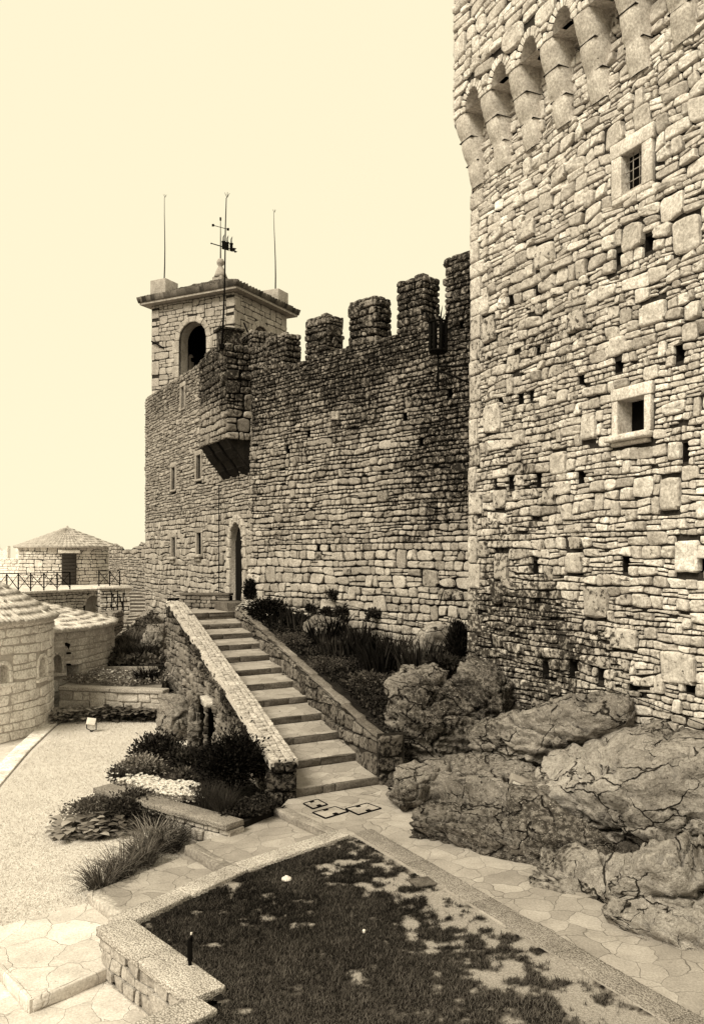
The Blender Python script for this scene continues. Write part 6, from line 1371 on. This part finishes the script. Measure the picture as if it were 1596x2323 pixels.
# --- lawn side of the coped wall
zl = -.34
broadleaf('patch of broad pale leaves at the tip of the planting on the pale lawn', on(185, 1893, zl), (.42, .36, .18), 260, .15, 'leaf_pale', tone=(.5, .25))
broadleaf('broad-leaved patch beside the loose green shrub on the pale lawn', on(245, 1885, zl), (.45, .36, .2), 260, .14, 'leaf_mid', tone=(.5, .28))
bush('loose pale shrub on the pale lawn below the coped wall', on(215, 1862, zl) + Z * .16, (.45, .4, .2), 2600, .05, 'leaf_mid', tone=(.55, .25))
bush('darker leafy shrub on the pale lawn close under the coped wall', on(300, 1872, zl) + Z * .2, (.50, .42, .26), 4200, .055, 'leaf_dark', tone=(.55, .3))
bush('dense low shrub between coped wall and arching grasses', on(370, 1885, zl) + Z * .15, (.4, .35, .2), 2800, .055, 'leaf_dark', tone=(.5, .3))
for px, py, L, n, mt, lb in ((232, 2020, .50, 260, 'leaf_mid', 'pale arching grass beside the path, lowest of the row'), (275, 1992, .52, 280, 'leaf_mid', 'arching grass second from the low end of the row by the path'), (325, 1962, .55, 300, 'leaf_mid', 'arching grass in the middle of the row by the path'), (345, 1925, .52, 300, 'leaf_pale', 'pale arching grass set back from the path, next to the broad leaves'), (385, 1930, .52, 280, 'leaf_dark', 'dark arching grass below the second path step'), (420, 1900, .48, 260, 'leaf_dark', 'dark arching grass highest up the row, under the coped wall')):
    tuft(lb, on(px, py, zl), n, L, .012, mt, r=.14, lean=.9, droop=1.3, group='arching grasses beside the path', tone=(.5, .28))
# --- plants at the far wall
for k, (px, lb) in enumerate(((135, 'leafy clump at the house end of the row under the far bed wall'), (190, 'leafy clump second from the house under the far bed wall'), (245, 'leafy clump in the middle of the row under the far bed wall'), (298, 'leafy clump right of the middle under the far bed wall'), (345, 'leafy clump next to the rock pillar under the far bed wall'))):
    broadleaf(lb, on(px, 1634 + 4 * (k == 0), zl), (.42, .32, .28), 190, .16, 'leaf_pale' if k < 2 else 'leaf_mid', group='leafy plants under the bed wall', tone=(.55, .3))
for px, py, Y, n, L, mt, lb, fl in ((300, 1470, 26.3, 320, .75, 'leaf_mid', 'arching long-leaved clump in the far bed with white flowers', 3), (322, 1495, 25., 320, .7, 'leaf_dark', 'dark arching clump in the far bed against the stair parapet', 0), (270, 1490, 25.2, 260, .6, 'leaf_mid', 'lighter arching clump in the middle of the far bed', 0), (335, 1545, 21.8, 300, .5, 'leaf_black', 'dark spiky clump at the right end of the front strip of the far bed', 0)):
    tuft(lb, at(px, py, Y), n, L, .02, mt, r=.3, lean=.8, droop=1.0, fl=fl, group='long-leaved clumps in the far bed')
mat_plants('bed_grass', 'tall grass covering the sloping far bed', lambda n: (lambda u, v: (lambda p: p)((A(at(205, 1512, 24.3)) * (1 - u) + A(at(366, 1512, 24.2)) * u) * (1 - v) + (A(at(322, 1420, 29.8)) * (1 - u) + A(at(350, 1402, 30.8)) * u) * v))(R9.uniform(0, 1, (n, 1)), R9.uniform(0, 1, (n, 1))), 9000, .16, 'leaf_mid', .2)
mat_plants('bed_creeper', 'low pale creeping plants in the front strip of the far bed', quad_pts([on(150, 1557, .36), on(366, 1555, .36), on(366, 1528, .36), on(190, 1528, .36)]), 4500, .07, 'leaf_pale', .12, fl=60)
# ================================================================== grass
def grass(name, label, poly, z, n, L, W, mat, bare=0., seed=0, tone=(.4, .22), dry=0.):
    poly = A(poly, float); lo_, hi_ = poly.min(0), poly.max(0); P = lo_ + R9.uniform(0, 1, (n, 2)) * (hi_ - lo_); P = P[in_poly(P, poly)]; P3 = np.c_[P, np.full(len(P), z)]
    m = fbm(P3 * A([1.5, 1.5, 1]), 4, 70 + seed); f = fbm(P3 * A([7., 7., 1]), 4, 75 + seed, .65)
    if bare:
        keep_ = -bareness(P3 * A([1, 1, 0]))[0] > R9.normal(0, .10, len(P)); P3 = P3[keep_]; m = m[keep_]; f = f[keep_]
    n = len(P3); h = L * R9.uniform(.5, 1.3, n) * (1 + .6 * f); blt = MB(); blades(blt, P3, R9.uniform(0, 6.3, n), np.abs(R9.normal(0, .5, n)), h, W, .6, np.clip(R9.normal(tone[0], tone[1], n) + m * .5 + f * .35 + dry * sstep(8.6, 6.2, P3[:, 1] + m * 1.2), 0, 1), seg=2)
    o = blt.build(name, M[mat]); tag(o, label, None, None, 'stuff')
LG_ = [(.0, 10.78), (2.36, 6.5), (3.4, 4.6), (-.8, 4.6), (-1.5, 6.1), (-1.0, 6.85), (-2.1, 8.12), (-1.15, 9.62)]
grass('grass', 'dark patchy grass of the lawn in the foreground', LG_, -.014, 330000, .040, .0055, 'grass', 1., 0, (.22, .2), .35)
grass('glare_grass', 'short pale grass of the lawn below the houses', [(-1.1, 12.5), (-2.15, 10.85), (-3.0, 9.65), (-3.85, 8.85), (-5.0, 8.2), (-5.85, 13.8), (-6.4, 17.), (-6.8, 20.6), (-4.6, 20.6), (-3.9, 15)], -.347, 110000, .035, .009, 'grass_pale', 0., 3, (.5, .2))
